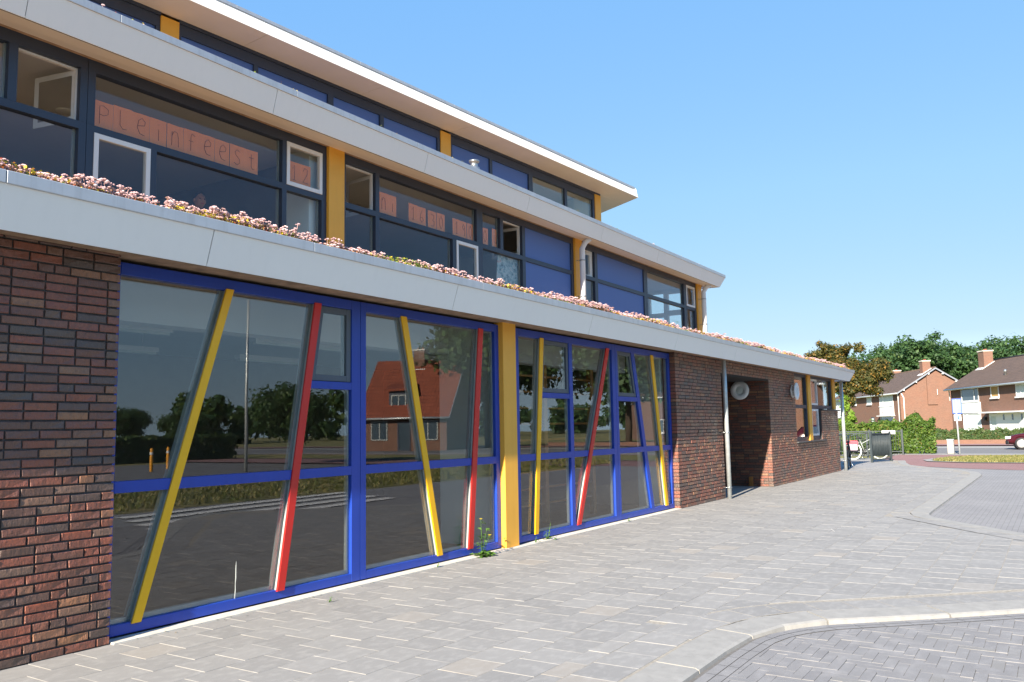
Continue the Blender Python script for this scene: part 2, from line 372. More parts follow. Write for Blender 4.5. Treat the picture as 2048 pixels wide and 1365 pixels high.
# template of a chamfered slab: local x 0..1, y 0..1, z (top 0, down -1), used for tiles and blocks
def slabs_joined(name, rects, ztop, depth, ch, mat, parent, seed=0, tilt=.0):
    """rects: array (n,4) x0,y0,dx,dy. returns joined mesh object"""
    g = np.random.default_rng(seed); rc = np.asarray(rects, float); n = len(rc)
    x0, y0, dx, dy = rc.T; zt = ztop + np.maximum(-.0006, g.normal(0, .0005, n))
    V = np.zeros((n, 12, 3))
    for i, (a, b) in enumerate(((0, 0), (1, 0), (1, 1), (0, 1))):
        V[:, i, 0] = x0 + a * dx; V[:, i, 1] = y0 + b * dy; V[:, i, 2] = ztop - depth
        V[:, 4 + i, 0] = x0 + a * dx; V[:, 4 + i, 1] = y0 + b * dy; V[:, 4 + i, 2] = zt - ch
        V[:, 8 + i, 0] = x0 + a * dx + (ch if a == 0 else -ch); V[:, 8 + i, 1] = y0 + b * dy + (ch if b == 0 else -ch)
        V[:, 8 + i, 2] = zt + g.normal(0, tilt, n)
    T = np.array([(8, 9, 10, 11)] + [(4 + i, 4 + (i + 1) % 4, 8 + (i + 1) % 4, 8 + i) for i in range(4)] + [(i, (i + 1) % 4, 4 + (i + 1) % 4, 4 + i) for i in range(4)])
    F = (np.arange(n)[:, None, None] * 12 + T[None]).reshape(-1, 4)
    return tag(npobj(name, V.reshape(-1, 3), F, mat, parent, np.repeat(g.random(n), 9)), kind='stuff')
def slab_mesh(name, dx, dy, depth, ch, mat, seed):
    g = np.random.default_rng(seed); V = []
    for z, e in ((-depth, 0), (-ch, 0), (0, ch)):
        for a, b in ((0, 0), (1, 0), (1, 1), (0, 1)):
            V.append((a * dx + (e if a == 0 else -e), b * dy + (e if b == 0 else -e), z + (g.normal(0, .0008) if z == 0 else 0)))
    F = [(8, 9, 10, 11)] + [(4 + i, 4 + (i + 1) % 4, 8 + (i + 1) % 4, 8 + i) for i in range(4)] + [(i, (i + 1) % 4, 4 + (i + 1) % 4, 4 + i) for i in range(4)]
    return npmesh(name, V, F, mat, np.zeros(9))

CAMP = np.array([0, -5.686, 1.454])
def pick(pts, n):
    """indices of the n that show largest: nearest to the camera among those in view"""
    P = np.asarray(pts); d = P - CAMP
    ff, rr, uu = np.array(f), np.array(r1), np.array(u1)
    z = d @ ff; x = (d @ rr) / z * 1682 / 1024; y = (d @ uu) / z * 1682 / 682.5
    vis = (z > .2) & (abs(x) < 1.03) & (abs(y) < 1.05); dist = np.where(vis, np.linalg.norm(d, axis=1), 1e9)
    o = np.argsort(dist)[:n]; return o[dist[o] < 1e8]

def clip_to(rc, line, side=1):
    """cut a rectangle by the nearby segments of a polyline; keep what lies to its left (side=1)"""
    x, y, dx, dy = rc; P = [(x, y), (x + dx, y), (x + dx, y + dy), (x, y + dy)]; c = Vector((x + dx / 2, y + dy / 2)); rad = math.hypot(dx, dy) / 2
    for a, b in zip(line, line[1:]):
        a, b = Vector(a), Vector(b); d = (b - a); L = d.length; d /= L; t = (c - a).dot(d)
        if t < -rad * .4 or t > L + rad * .4: continue
        n = Vector((-d.y, d.x)) * side; out = []
        if abs((c - a).dot(n)) > rad + .01:
            if (c - a).dot(n) < 0: return None
            continue
        for i in range(len(P)):
            p, q = Vector(P[i - 1]), Vector(P[i]); dp, dq = (p - a).dot(n), (q - a).dot(n)
            if (dp >= 0) != (dq >= 0): out.append(tuple(p.lerp(q, dp / (dp - dq))))
            if dq >= 0: out.append(tuple(q))
        P = out
        if len(P) < 3: return None
    ar = abs(sum(P[i - 1][0] * P[i][1] - P[i][0] * P[i - 1][1] for i in range(len(P)))) / 2
    return P if ar > .0004 else None
def cut_pieces(name, polys, z, dep, mat, parent):
    V = []; F = []; A = []
    for P in polys:
        n = len(P); o = len(V); V += [(x, y, z) for x, y in P] + [(x, y, z - dep) for x, y in P]; r_ = random.random()
        F.append(tuple(o + i for i in range(n))); F += [(o + i, o + (i + 1) % n, o + n + (i + 1) % n, o + n + i) for i in range(n)]; A += [r_] * (n + 1)
    me = bpy.data.meshes.new(name); me.from_pydata(V, [], F); me.update()
    for p in me.polygons: p.use_smooth = False
    a = me.attributes.new('rnd', 'FLOAT', 'FACE'); a.data.foreach_set('value', np.array(A, np.float32)); me.materials.append(MT[mat])
    return tag(link(bpy.data.objects.new(name, me), parent), kind='stuff')

# ------------------------------------------------------------------ ground, road, pavement
sheet('ground', [(-150, -220), (420, -220), (420, 320), (-150, 320)], -.10, 'ground')
ROADP = [(-30, -3.6), (29.5, -3.6), (29.5, -8.4), (-30, -8.4)]
road = sheet('road', [(-30, -9.2), (36, -9.2), (36, .4), (28, .4), (28, -3.3), (-30, -3.3)], -.044, 'farblock')
# pavement outline (inner side of the kerb)
EDGE = [(-30, -3.48), (5.55, -3.48), (5.95, -3.50), (6.30, -3.57), (6.58, -3.69), (6.83, -3.87), (7.39, -4.56), (8.11, -5.34), (9.3, -6.63), (10.3, -7.2),
        (11.0, -6.5), (12.75, -4.95), (14.35, -3.72), (14.9, -3.58), (15.6, -3.56), (26.3, -3.56), (27.4, -3.40), (28.4, -2.95), (29.6, -2.05), (31.2, -1.15), (33.0, -.75), (34.9, -.45)]
PAVE = EDGE + [(36.9, .9), (36.9, 9), (27.0, 9), (27.0, .2), (-30, .2)]
pavement = sheet('pavement', PAVE, -.0024, 'sand')
recess_floor = [(16.58, 0), (19.94, 0), (19.94, 1.7), (16.58, 1.7)]
sheet('recess_floor', recess_floor, .001, 'kerb', parent=pavement)
# tiles 30 x 30 in half bond, rows parallel to the facade
TP = .302; rects = []
for r_ in range(0, 25):
    y0 = -(-.028 + (r_ + 1) * TP)
    if r_ == 10:
        for i in range(-14, 6): rects.append((4.426 + (i - 14) * TP * .0 + (i - 1) * TP + .004 - .9 * 0, -3.142, TP - .0055, .15))
        for i in range(-14, 6): rects.append((4.50 + (i - 1) * TP + .004, -3.452, TP - .0055, .303))
        for i in range(0, 37): rects.append((14.95 + i * TP, -3.545, TP - .0055, .242))
    off = (4.426 - .5 * TP * r_ + .25 * TP) % TP
    for i in range(-12, 118):
        if r_ >= 10 and off + i * TP < 5.93: continue
        if r_ >= 11 and off + i * TP > 14.7: continue
        rects.append((off + i * TP + .004, y0 + .003, TP - .0055, TP - .0055))
for r_ in range(0, 30):       # forecourt past the corner
    off = (.5 * TP * r_) % TP
    for i in range(0, 33): rects.append((27.05 + off + i * TP, .03 + r_ * TP, TP - .0055, TP - .0055))
rects = np.array(rects)
border = []   # row of tiles along the skew kerb is cut: keep only whole tiles well inside
cor = [rects[:, :2] + rects[:, 2:] * np.array(s) for s in ((0, 0), (1, 0), (0, 1), (1, 1))]
ok = np.all([inside(c, PAVE) for c in cor], axis=0)
skew = (rects[:, 0] > 6.2) & (rects[:, 0] < 14.6) & (rects[:, 1] < -3.2)
inn = [(6.3, -3.2), (6.75, -3.42), (7.12, -3.68), (8.37, -5.05), (9.4, -6.2), (10.3, -6.75), (10.9, -6.2), (12.5, -4.8), (14.2, -3.5), (14.3, -3.1)]
ok &= ~skew | np.all([inside(c, inn) for c in cor], axis=0) | (rects[:, 1] > -3.3)
cuts = []
for rc in rects[~ok & (rects[:, 0] > 5.6) & (rects[:, 0] < 14.9) & (rects[:, 1] < -2.9)]:
    q = clip_to(rc, [(5.2, -3.185), (5.9, -3.19)] + inn)
    if q and inside([(rc[0] + rc[2] / 2, rc[1] + rc[3] / 2)], PAVE)[0]: cuts.append(q)
rects = rects[ok]
ctr = np.c_[rects[:, 0] + rects[:, 2] / 2, rects[:, 1] + rects[:, 3] / 2, np.zeros(len(rects))]
idx = pick(ctr, 300); rest = np.ones(len(rects), bool); rest[idx] = False
full = abs(rects[:, 3] - (TP - .0055)) < 1e-6
idx = np.array([i for i in pick(ctr, 330) if full[i]])[:300]; rest[:] = True; rest[idx] = False
TM = [slab_mesh('paving_tile', TP - .0055, TP - .0055, .03, .0012, 'tile', 40 + i) for i in range(5)]
for j, i in enumerate(idx):
    o = bpy.data.objects.new('paving_tile', TM[j % 5]); o.location = (rects[i, 0], rects[i, 1], max(-.0006, rng.normal(0, .0005))); o.rotation_euler = (rng.normal(0, .0009), rng.normal(0, .0009), rng.normal(0, .003)); link(o, pavement)
cut_pieces('cut_tiles', cuts, 0, .006, 'tile', pavement)
slabs_joined('tile_field', rects[rest], 0, .03, .0012, 'tile', pavement, 3, .0006)
# border stones along the skewed kerbs, and kerb stones
def along(poly, off0, off1, step, gap=.008):
    """yield quads following a polyline between two offsets to its right"""
    P = [Vector(p) for p in poly]; L = [0]
    for a, b in zip(P, P[1:]): L.append(L[-1] + (b - a).length)
    def at(s):
        for i in range(len(P) - 1):
            if s <= L[i + 1] or i == len(P) - 2:
                t = (s - L[i]) / (L[i + 1] - L[i]); q = P[i].lerp(P[i + 1], t)
                d = (P[i + 1] - P[i]).normalized()
                if t > .5 and i + 2 < len(P): d = d.lerp((P[i + 2] - P[i + 1]).normalized(), (t - .5)).normalized()
                elif t < .5 and i > 0: d = d.lerp((P[i] - P[i - 1]).normalized(), (.5 - t)).normalized()
                return q, Vector((d.y, -d.x))
    s = 0
    while s < L[-1] - .02:
        e = min(s + step, L[-1]); a, na = at(s + gap); b, nb = at(e - gap)
        m, nm = at((s + e) / 2)
        yield (a + na * off0, m + nm * off0, b + nb * off0), (a + na * off1, m + nm * off1, b + nb * off1)
        s = e
sheet('edge_fill', inn[:-1] + [(14.35, -3.72), (12.75, -4.95), (11.0, -6.5), (10.3, -7.2), (9.3, -6.63), (8.11, -5.34), (7.39, -4.56), (6.83, -3.87), (6.58, -3.69), (6.30, -3.57), (5.95, -3.50), (5.9, -3.2)], -.0020, 'sand', parent=pavement)
kerb = sheet('kerb', [(-30, -3.5), (-30, -3.74), (5.5, -3.74), (5.5, -3.5)], -.040, 'kerb')
def kerbstone(q0, q1, name, parent):
    prof = [(0, .0, -.09), (0, .0, .001), (.90, .0, -.003), (.98, 0, -.012), (1.03, 0, -.09)]
    V = []; F = []
    for i in range(3):
        for t, _, z in prof:
            p = q0[i].lerp(q1[i], t); V.append((p.x, p.y, z))
    n = len(prof)
    for i in range(2):
        for k in range(n - 1): F.append((i * n + k, (i + 1) * n + k, (i + 1) * n + k + 1, i * n + k + 1))
    F.append(tuple(range(n))); F.append(tuple(2 * n + k for k in range(n))[::-1])
    return pyobj(name, V, F, 'kerb', parent)
sub1 = [p for p in EDGE if p[0] < 11.5 and p[0] > -29]; sub1 = [(-8, -3.48)] + sub1
for q0, q1 in along(sub1, 0, .285, 1.0): kerbstone(q0, q1, 'kerb_stone', kerb)
sub2 = [p for p in EDGE if p[0] >= 11]
for q0, q1 in along(sub2, 0, .27, 1.0): kerbstone(q0, q1, 'kerb_stone', kerb)
bi = 0
for poly in ([(11.0, -6.5), (12.75, -4.95), (14.35, -3.72), (14.9, -3.58)], [(5.62, -3.482), (5.95, -3.50), (6.30, -3.57), (6.58, -3.69), (6.83, -3.87), (7.39, -4.56), (8.11, -5.34), (9.3, -6.63)],):
    for q0, q1 in along(poly, -.30, -.008, .302, .004):
        V = [(p.x, p.y, 0) for p in q0] + [(p.x, p.y, 0) for p in q1]
        V = V + [(x, y, -.03) for x, y, _ in V]
        pyobj('border_tile', V, [(0, 1, 4, 3), (1, 2, 5, 4), (0, 3, 9, 6), (2, 5, 11, 8), (3, 4, 10, 9), (4, 5, 11, 10), (0, 1, 7, 6), (1, 2, 8, 7)], 'tile', pavement)
# grey line of small tiles beside the near kerb (15 x 30)
# herringbone blocks of the road bay
w = .0705; H = []
for a in range(-120, 160):
    for b in range(-40, 60):
        ox, oy = a + 3 * b, a - 3 * b
        for (x, y, dx, dy) in ((ox, oy, 3, 1), (ox + 3, oy - 2, 1, 3)):
            X, Y = 2 + x * w, -4.6 + y * w
            if 2.5 < X < 9.2 and -6.9 < Y < -3.75: H.append((X + .0012, Y + .0012, dx * w - .0024, dy * w - .0024))
H = np.array(H); OUT = [(2, -3.935), (5.48, -3.935), (5.90, -3.955), (6.12, -4.005), (6.31, -4.095), (6.51, -4.245), (7.06, -4.86), (7.78, -5.64), (8.98, -6.95), (2, -6.95)]
cor = [H[:, :2] + H[:, 2:] * np.array(s) for s in ((0, 0), (1, 0), (0, 1), (1, 1))]
OL = [(p[0], p[1]) for p in OUT[:9]]; allin = np.all([inside(c, OUT) for c in cor], axis=0)
near_ = inside(H[:, :2] + H[:, 2:] / 2, [(2, -3.85), (5.7, -3.85), (6.3, -3.95), (7.1, -4.7), (9.0, -6.9), (8.5, -6.95), (6.3, -4.6), (5.5, -4.3), (2, -4.3)])
hc = [q for q in (clip_to(rc, OL, -1) for rc in H[~allin & near_]) if q]
H = H[allin]
if False: H = H[np.any([inside(c, OUT) for c in cor], axis=0) & inside(H[:, :2] + H[:, 2:] / 2, OUT)]
ctr = np.c_[H[:, 0] + H[:, 2] / 2, H[:, 1] + H[:, 3] / 2, np.full(len(H), -.03)]
idx = pick(ctr, 300); rest = np.ones(len(H), bool); rest[idx] = False
BMh = [slab_mesh('paving_block', 3 * w - .0024, w - .0024, .03, .0014, 'block', 60 + i) for i in range(4)]
BMv = [slab_mesh('paving_block', w - .0024, 3 * w - .0024, .03, .0014, 'block', 70 + i) for i in range(4)]
for j, i in enumerate(idx):
    o = bpy.data.objects.new('paving_block', (BMh if H[i, 2] > H[i, 3] else BMv)[j % 4]); o.location = (H[i, 0], H[i, 1], -.030 + rng.normal(0, .0012)); link(o, road)
cut_pieces('cut_blocks', hc, -.030, .006, 'block', road)
slabs_joined('block_field', H[rest], -.030, .03, .0014, 'block', road, 5, .0005)
sheet('block_bed', [(2, -3.74), (6.0, -3.74), (6.4, -4.0), (7.8, -5.45), (9.0, -6.95), (2, -6.95)], -.034, 'grit', parent=road)
gut = [(2.5, -3.78), (5.5, -3.78), (5.95, -3.80), (6.20, -3.86), (6.42, -3.97), (6.63, -4.13), (7.18, -4.75), (7.9, -5.53), (9.1, -6.85)]
for k, (o0, o1) in enumerate(((.012, .078), (.084, .150))):
    V = []; F = []
    for q0, q1 in along(gut, o0, o1, .21, .002):
        n = len(V); V += [(p.x, p.y, -.030) for p in q0 + q1]; F += [(n, n + 1, n + 4, n + 3), (n + 1, n + 2, n + 5, n + 4)]
    tag(npobj('gutter_blocks', V, F, 'block', road, np.repeat(rng.random(len(F) // 2), 2)), kind='stuff')

# streets further off
sheet('cycle_path', [(29.2, -60), (42.0, -60), (42.0, .55), (36.0, .6), (33.5, -.6), (31.5, -1.2), (30.0, -3.2), (29.4, -4.6)], -.038, 'farred')
sheet('sidewalk', [(42.0, -60), (44.6, -60), (44.6, 30), (42.0, 30)], -.072, 'kerb')
sheet('street', [(44.6, -80), (58.5, -80), (58.5, 60), (44.6, 60)], -.086, 'asphalt')
sheet('parking_strip', [(53.5, -80), (57.6, -80), (57.6, 60), (53.5, 60)], -.080, 'kerb')
sheet('far_sidewalk', [(57.6, -80), (61, -80), (61, 60), (57.6, 60)], -.020, 'redpath')
for k in range(4):
    sheet('zebra_stripe', [(8.2 + .3 * k, -6.0 - .75 * k), (14.5 + .3 * k, -6.5 - .75 * k), (14.5 + .3 * k, -6.85 - .75 * k), (8.2 + .3 * k, -6.35 - .75 * k)], -.0285, 'roadmark', parent=road)
sheet('side_street', [(-60, -34), (44.6, -34), (44.6, -17.5), (-60, -17.5)], -.088, 'asphalt')
isl = [(34.0, -60), (40.2, -60), (40.4, -4.4), (39.5, -2.6), (38.0, -1.75), (36.0, -1.45), (34.9, -1.7), (34.1, -3.0)]
island = sheet('grass_island', isl, -.02, 'ground')
tag(island, None, None, None, 'structure')
kb = sheet('island_kerb', [(33.8, -60), (34.0, -60), (34.1, -3.0), (34.9, -1.7), (36.0, -1.45), (38.0, -1.75), (39.5, -2.6), (40.4, -4.4), (40.2, -60), (40.5, -60), (40.7, -4.3), (39.7, -2.35), (38.1, -1.5), (36.0, -1.18), (34.7, -1.48), (33.85, -2.9)], -.014, 'kerb')
def grass(name, poly, n, h, seed, label):
    g = np.random.default_rng(seed); P = np.array(poly); lo, hi = P.min(0), P.max(0); pts = g.uniform(lo, hi, (n * 3, 2)); pts = pts[inside(pts, poly)][:n]; n = len(pts)
    a = g.uniform(0, 2 * math.pi, n); hh = h * g.uniform(.4, 1.3, n); wd = .02 * g.uniform(.6, 1.6, n) * (1 + h * 3)
    d = np.c_[np.cos(a), np.sin(a)]; V = np.zeros((n, 3, 3)); V[:, 0, :2] = pts - d * wd[:, None]; V[:, 1, :2] = pts + d * wd[:, None]
    V[:, 2, :2] = pts + g.normal(0, .5, (n, 2)) * hh[:, None]; V[:, :2, 2] = -.03; V[:, 2, 2] = hh - .015
    return tag(npobj(name, V.reshape(-1, 3), np.arange(n * 3).reshape(-1, 3), 'grass', None, g.random(n)), label, 'grass', None, 'stuff')
grass('dry_grass', [(34.2, -9), (40, -9), (40.2, -4.4), (39.5, -2.7), (38.0, -1.85), (36.0, -1.55), (35.0, -1.8), (34.2, -3.0)], 26000, .07, 1, 'dry yellowing grass on the island beside the red cycle path')
grass('grass_verge', [(-4, -17), (40, -17), (32, -9.4), (-4, -9.4)], 16000, .09, 2, 'dry grass verge across the road, mirrored in the blue windows')

# ------------------------------------------------------------------ the school
school = thing('school_building', 'three-storey school with stepped pale roof edges, brick ground floor and blue window fronts', 'school', (15, 3, 0))
school['_w'] = 1
CO = .0625; BH = .0505
def courses(u0, u1, holes, n=45, seed=0, z0=0, endfix=False):
    g = random.Random(seed); out = []
    for c in range(n):
        za, zb = z0 + c * CO + .006, z0 + c * CO + .006 + BH; zm = (za + zb) / 2
        segs = [(u0, u1)]
        for (a, b, h0, h1) in holes:
            if h0 - .01 < zm < h1 + .01:
                ns = []
                for (s, e) in segs:
                    if a > s: ns.append((s, min(a, e)))
                    if b < e: ns.append((max(b, s), e))
                segs = [q for q in ns if q[1] - q[0] > .02]
        for (s, e) in segs:
            x = s; first = g.choice((.21, .155, .10, .21)) if s == u0 or True else .21
            while x < e - .005:
                L = first if first else (.10 if g.random() < .17 else .21); first = None
                if e - (x + L) < .07: L = e - x if e - x < .30 else .155
                L = min(L, e - x); out.append((x, L, za)); x += L + .012
    return out
def bricks_joined(name, lst, org, ud, nrm, parent, depth=.1, seed=0, last=None):
    g = np.random.default_rng(seed); a = np.array(lst); n = len(a); ud = np.array(ud, float); nr = np.array(nrm, float); org = np.array(org, float)
    e = .0025; V = np.zeros((n, 12, 3)); pr = g.normal(0, .0018, n)
    for i, (s, t) in enumerate(((0, 0), (1, 0), (1, 1), (0, 1))):
        U = a[:, 0] + s * a[:, 1]; Z = a[:, 2] + t * BH
        ein = e if s == 0 else -e; zin = e if t == 0 else -e
        for lay, (uu, zz, dd) in enumerate(((U, Z, np.full(n, -depth)), (U, Z, pr - .004), (U + ein, Z + zin, pr + g.normal(0, .0016, n)))):
            P = org + uu[:, None] * ud + dd[:, None] * nr; P[:, 2] += zz; V[:, lay * 4 + i] = P
    T = np.array([(8, 9, 10, 11)] + [(4 + i, 4 + (i + 1) % 4, 8 + (i + 1) % 4, 8 + i) for i in range(4)] + [(i, (i + 1) % 4, 4 + (i + 1) % 4, 4 + i) for i in range(4)])
    if np.cross(ud, nr)[2] > 0: T = T[:, ::-1]
    F = (np.arange(n)[:, None, None] * 12 + T[None]).reshape(-1, 4)
    return tag(npobj(name, V.reshape(-1, 3), F, 'brick', parent, np.repeat(g.random(n), 9)), kind='stuff')
def brick_mesh(seed):
    g = np.random.default_rng(seed); xs = [0, .022, .5, .978, 1]; zs = [0, .09, .91, 1]; V = []; F = []
    for z in zs:
        for x in xs:
            edge = x in (0, 1) or z in (0, 1)
            V.append((x, .003 if edge else g.normal(-.001, .0018), z + (0 if edge else g.normal(0, .03))))
    for j in range(3):
        for i in range(4): F.append((j * 5 + i, j * 5 + i + 1, (j + 1) * 5 + i + 1, (j + 1) * 5 + i))
    ring = [0, 4, 19, 15]; b = len(V); V += [(x, .1, z) for x, z in ((0, 0), (1, 0), (1, 1), (0, 1))]
    for k in range(4): F.append((ring[k], b + k, b + (k + 1) % 4, ring[(k + 1) % 4]))
    return npmesh('brick', V, F, 'brick', np.zeros(len(F)))
BM = [brick_mesh(100 + i) for i in range(8)]
wallL = box('brick_wall', -5, 3.535, .013, .25, 0, 2.83, 'mortar', school)
near = courses(2.35, 3.548, [], 45, 11)
for k, (x, L, z) in enumerate(near):
    o = bpy.data.objects.new('brick', BM[k % 8]); o.location = (x, rng.normal(0, .0014), z); o.scale = (L, 1, BH); o.rotation_euler = (rng.normal(0, .012), 0, rng.normal(0, .008) * .21 / max(L, .1) * .4)
    link(o, wallL)
bricks_joined('brick_field', courses(-5, 2.338, [], 45, 12), (0, 0, 0), (1, 0, 0), (0, -1, 0), wallL, .1, 12)
wallM = box('brick_wall', 14.175, 16.565, .013, .4, 0, 2.83, 'mortar', school)
bricks_joined('brick_field', courses(14.162, 16.58, [], 45, 13), (0, 0, 0), (1, 0, 0), (0, -1, 0), wallM, .105, 13)
wallR = multi('brick_wall', [(16.565, 19.94, .013, .3, 2.495, 2.83), (19.953, 22.27, .013, .4, 0, 2.83), (22.27, 25.05, .013, .4, 0, .985), (25.05, 26.99, .013, .4, 0, 1.815), (26.99, 27.19, .013, .4, 0, 1.815),
                             (19.953, 20.3, .4, 1.7, 0, 2.83), (16.2, 16.567, .4, 1.7, 0, 2.83), (16.2, 20.3, 1.7, 1.95, 0, 2.83), (27.0, 27.19, .4, 12, 0, 2.83)], 'mortar', school)
holesR = [(16.58, 19.94, 0, 2.49), (22.28, 25.06, .985, 3), (25.0, 27.3, 1.82, 3)]
bricks_joined('brick_field', courses(16.592, 27.2, holesR, 45, 14), (0, 0, 0), (1, 0, 0), (0, -1, 0), wallR, .105, 14)
bricks_joined('brick_field', courses(.112, 1.7, [], 45, 15), (19.94, 0, 0), (0, 1, 0), (-1, 0, 0), wallR, .08, 15)
bricks_joined('brick_field', courses(16.6, 19.93, [], 45, 16), (0, 1.69, 0), (1, 0, 0), (0, -1, 0), wallR, .05, 16)
box('lintel_board', 16.59, 19.93, .02, 1.69, 2.47, 2.485, 'dark', wallR)
box('threshold', 3.56, 14.155, -.035, .10, -.008, .012, 'concrete', school, .003)
box('head_shade_strip', 3.55, 14.16, .17, .26, 2.70, 2.83, 'dark', school)  # near-black strip paints in the shade of the gap over the window heads

# ---- ground floor window fronts
ZB, ZT, T0, T1 = .10, 2.65, 1.035, 1.12
def front_unit(x0, x1, sl, sr, divs, subs, nm):
    """divs: (colour, xb, xt, w) slanted or straight dividers, left to right. subs: {cell: True} cells with a casement on top."""
    fr = multi('window_frame', [(x0, x0 + sl, .10, .19, .022, 2.742), (x1 - sr, x1, .10, .19, .022, 2.742), (x0 + sl, x1 - sr, .101, .19, .022, ZB), (x0 + sl, x1 - sr, .101, .19, ZT, 2.742)], 'blue', school)
    bm = bmesh.new(); bm.from_mesh(fr.data); bmesh.ops.bevel(bm, geom=list(bm.edges), offset=.003, segments=1, affect='EDGES'); bm.to_mesh(fr.data); bm.free()
    edges = [(None, x0 + sl, x0 + sl, 0)] + divs + [(None, x1 - sr, x1 - sr, 0)]
    lerp = lambda a, b, z: a + (b - a) * (z - ZB) / (ZT - ZB)
    for i in range(len(edges) - 1):
        cl, lb, lt, lw = edges[i]; cr_, rb, rt, rw = edges[i + 1]
        L = lambda z: lerp(lb, lt, z) + lw
        Rr = lambda z: lerp(rb, rt, z)
        def pane(z0, z1, q=0): return cellpane('pane', L(z0) - .01 + q, L(z1) - .01 + q, Rr(z0) + .01 - q, Rr(z1) + .01 - q, z0, z1, .128, 'glass', fr)
        pane(ZB - .01, T0 + .01)
        hexa('transom', [(a, y, z) for (fn) in (L, Rr) for y in (.100, .185) for z in (T0, T1) for a in (fn(z),)], 'blue', fr, .002)
        # grey inner beads at the sides of each pane
        for (za, zb) in ((ZB, T0), (T1, ZT)):
            hexa('glazing_bead', [(Rr(z) - s, y, z) for s in (.022, 0) for y in (.142, .18) for z in (za, zb)], 'bead', fr)
        hexa('glazing_bead', [(fn(z), y, z) for fn in (L, Rr) for y in (.143, .18) for z in (ZB, ZB + .035)], 'bead', fr)
        if i in subs:
            S0, S1 = 1.858, 1.93
            pane(T1 - .01, S0 + .01)
            hexa('transom', [(fn(z), y, z) for fn in (L, Rr) for y in (.102, .185) for z in (S0, S1)], 'blue', fr, .002)
            ci, cw = .004, .058
            o_ = lambda z: L(z) + ci
            p_ = lambda z: Rr(z) - ci
            zs0, zs1 = S1 + .004, ZT - .004
            for nme, P in (('l', [(o_(z) + s, y, z) for s in (0, cw) for y in (.112, .175) for z in (zs0, zs1)]), ('r', [(p_(z) - s, y, z) for s in (cw, 0) for y in (.112, .175) for z in (zs0, zs1)]),
                           ('b', [(fn(z), y, z) for fn in (lambda z: o_(z) + cw, lambda z: p_(z) - cw) for y in (.113, .175) for z in (zs0, zs0 + cw)]),
                           ('t', [(fn(z), y, z) for fn in (lambda z: o_(z) + cw, lambda z: p_(z) - cw) for y in (.113, .175) for z in (zs1 - cw, zs1)])):
                hexa('casement_frame', P, 'slatecas', fr, .002)
            pane(S1 + .04, ZT - .04, .045)
            hexa('glazing_bead', [(p_(z) - cw - s, y, z) for s in (.022, 0) for y in (.142, .17) for z in (zs0 + cw, zs1 - cw)], 'bead', fr)
        else:
            pane(T1 - .01, ZT + .01)
    for (c, xb, xt, w_) in divs:
        if c == 'blue': bar('mullion', xb, xt, w_, ZB, ZT, .1005, .19, 'blue', fr, .002)
        else:
            sx = (xt - xb) / (ZT - ZB)
            bar('slanted_bar', xb - sx * .012, xt + sx * .012, w_, ZB - .012, ZT + .012, .084, .103, c, fr, .003)
            bar('bar_core', xb + .006, xt + .006, w_ - .012, ZB, ZT, .1035, .1275, 'bead', fr)
            bar('glazing_bead', xb, xt, w_, ZB, ZT, .1425, .162, 'bead', fr)
    return fr
front_unit(3.555, 6.182, .058, .12, [('yellow', 3.775, 4.552, .078), ('red', 5.135, 5.555, .086)], {2}, 'a')
front_unit(6.188, 8.655, .078, .085, [('yellow', 7.385, 6.795, .09), ('red', 7.955, 8.215, .095)], {}, 'b')
box('ochre_column', 8.66, 8.955, .035, .25, .012, 2.83, 'ochre', school, .004)
front_unit(9.035, 11.945, .085, .115, [('yellow', 9.415, 9.645, .092), ('blue', 10.452, 10.452, .098), ('red', 10.575, 11.615, .105)], {1}, 'c')
front_unit(11.951, 14.155, .075, .075, [('blue', 13.175, 12.545, .115), ('yellow', 13.745, 13.305, .105)], {0}, 'd')
box('column_cheek', 8.955, 9.035, .10, .25, .012, 2.80, 'blue', school)
drip = [(4.72, .2), (4.727, .19), (4.734, .22), (4.738, .30), (4.731, .36), (4.729, .42)]
tube('paint_drip', [(4.72, .124, .10), (4.724, .124, .17), (4.722, .124, .22), (4.727, .124, .27), (4.726, .124, .34), (4.728, .124, .40)], [.008, .004, .003, .005, .004, .001], 'bead', school, 6)

# ---- right hand window with stepped sill
def slate_rect(x0, x1, z0, z1, y, parent, mat='slate', w_=.06, dep=.09, name='window_frame', tf=None, bev=0):
    return multi(name, [(x0, x0 + w_, y, y + dep, z0, z1), (x1 - w_, x1, y, y + dep, z0, z1), (x0 + w_, x1 - w_, y + .001, y + dep, z0, z0 + w_), (x0 + w_, x1 - w_, y + .001, y + dep, z1 - w_, z1)], mat, parent, tf)
def casement(x0, x1, z0, z1, y, parent, mat='white', w_=.055, tf=None):
    slate_rect(x0, x1, z0, z1, y, parent, mat, w_, .06, 'casement_frame', tf)
    box('pane', x0 + w_ - .01, x1 - w_ + .01, y + .025, y + .037, z0 + w_ - .01, z1 - w_ + .01, 'glassup', parent, 0, tf)
rw = multi('window_frame', [(22.29, 22.37, .06, .16, 1.0, 2.82), (23.64, 23.72, .06, .16, 1.0, 2.82), (22.37, 23.64, .061, .16, 1.0, 1.10), (22.37, 23.64, .061, .16, 2.70, 2.82), (22.37, 23.64, .061, .16, 1.86, 1.95),
                             (24.06, 24.12, .06, .16, 1.0, 2.82), (24.90, 25.0, .06, .16, 1.0, 2.82), (24.12, 24.90, .061, .16, 1.0, 1.10), (24.12, 24.90, .061, .16, 1.86, 1.95), (24.12, 24.90, .061, .16, 2.70, 2.82),
                             (25.0, 26.75, .061, .16, 2.70, 2.82), (25.0, 26.75, .061, .16, 1.87, 1.96), (26.67, 26.75, .06, .16, 1.96, 2.70)], 'slate', school)
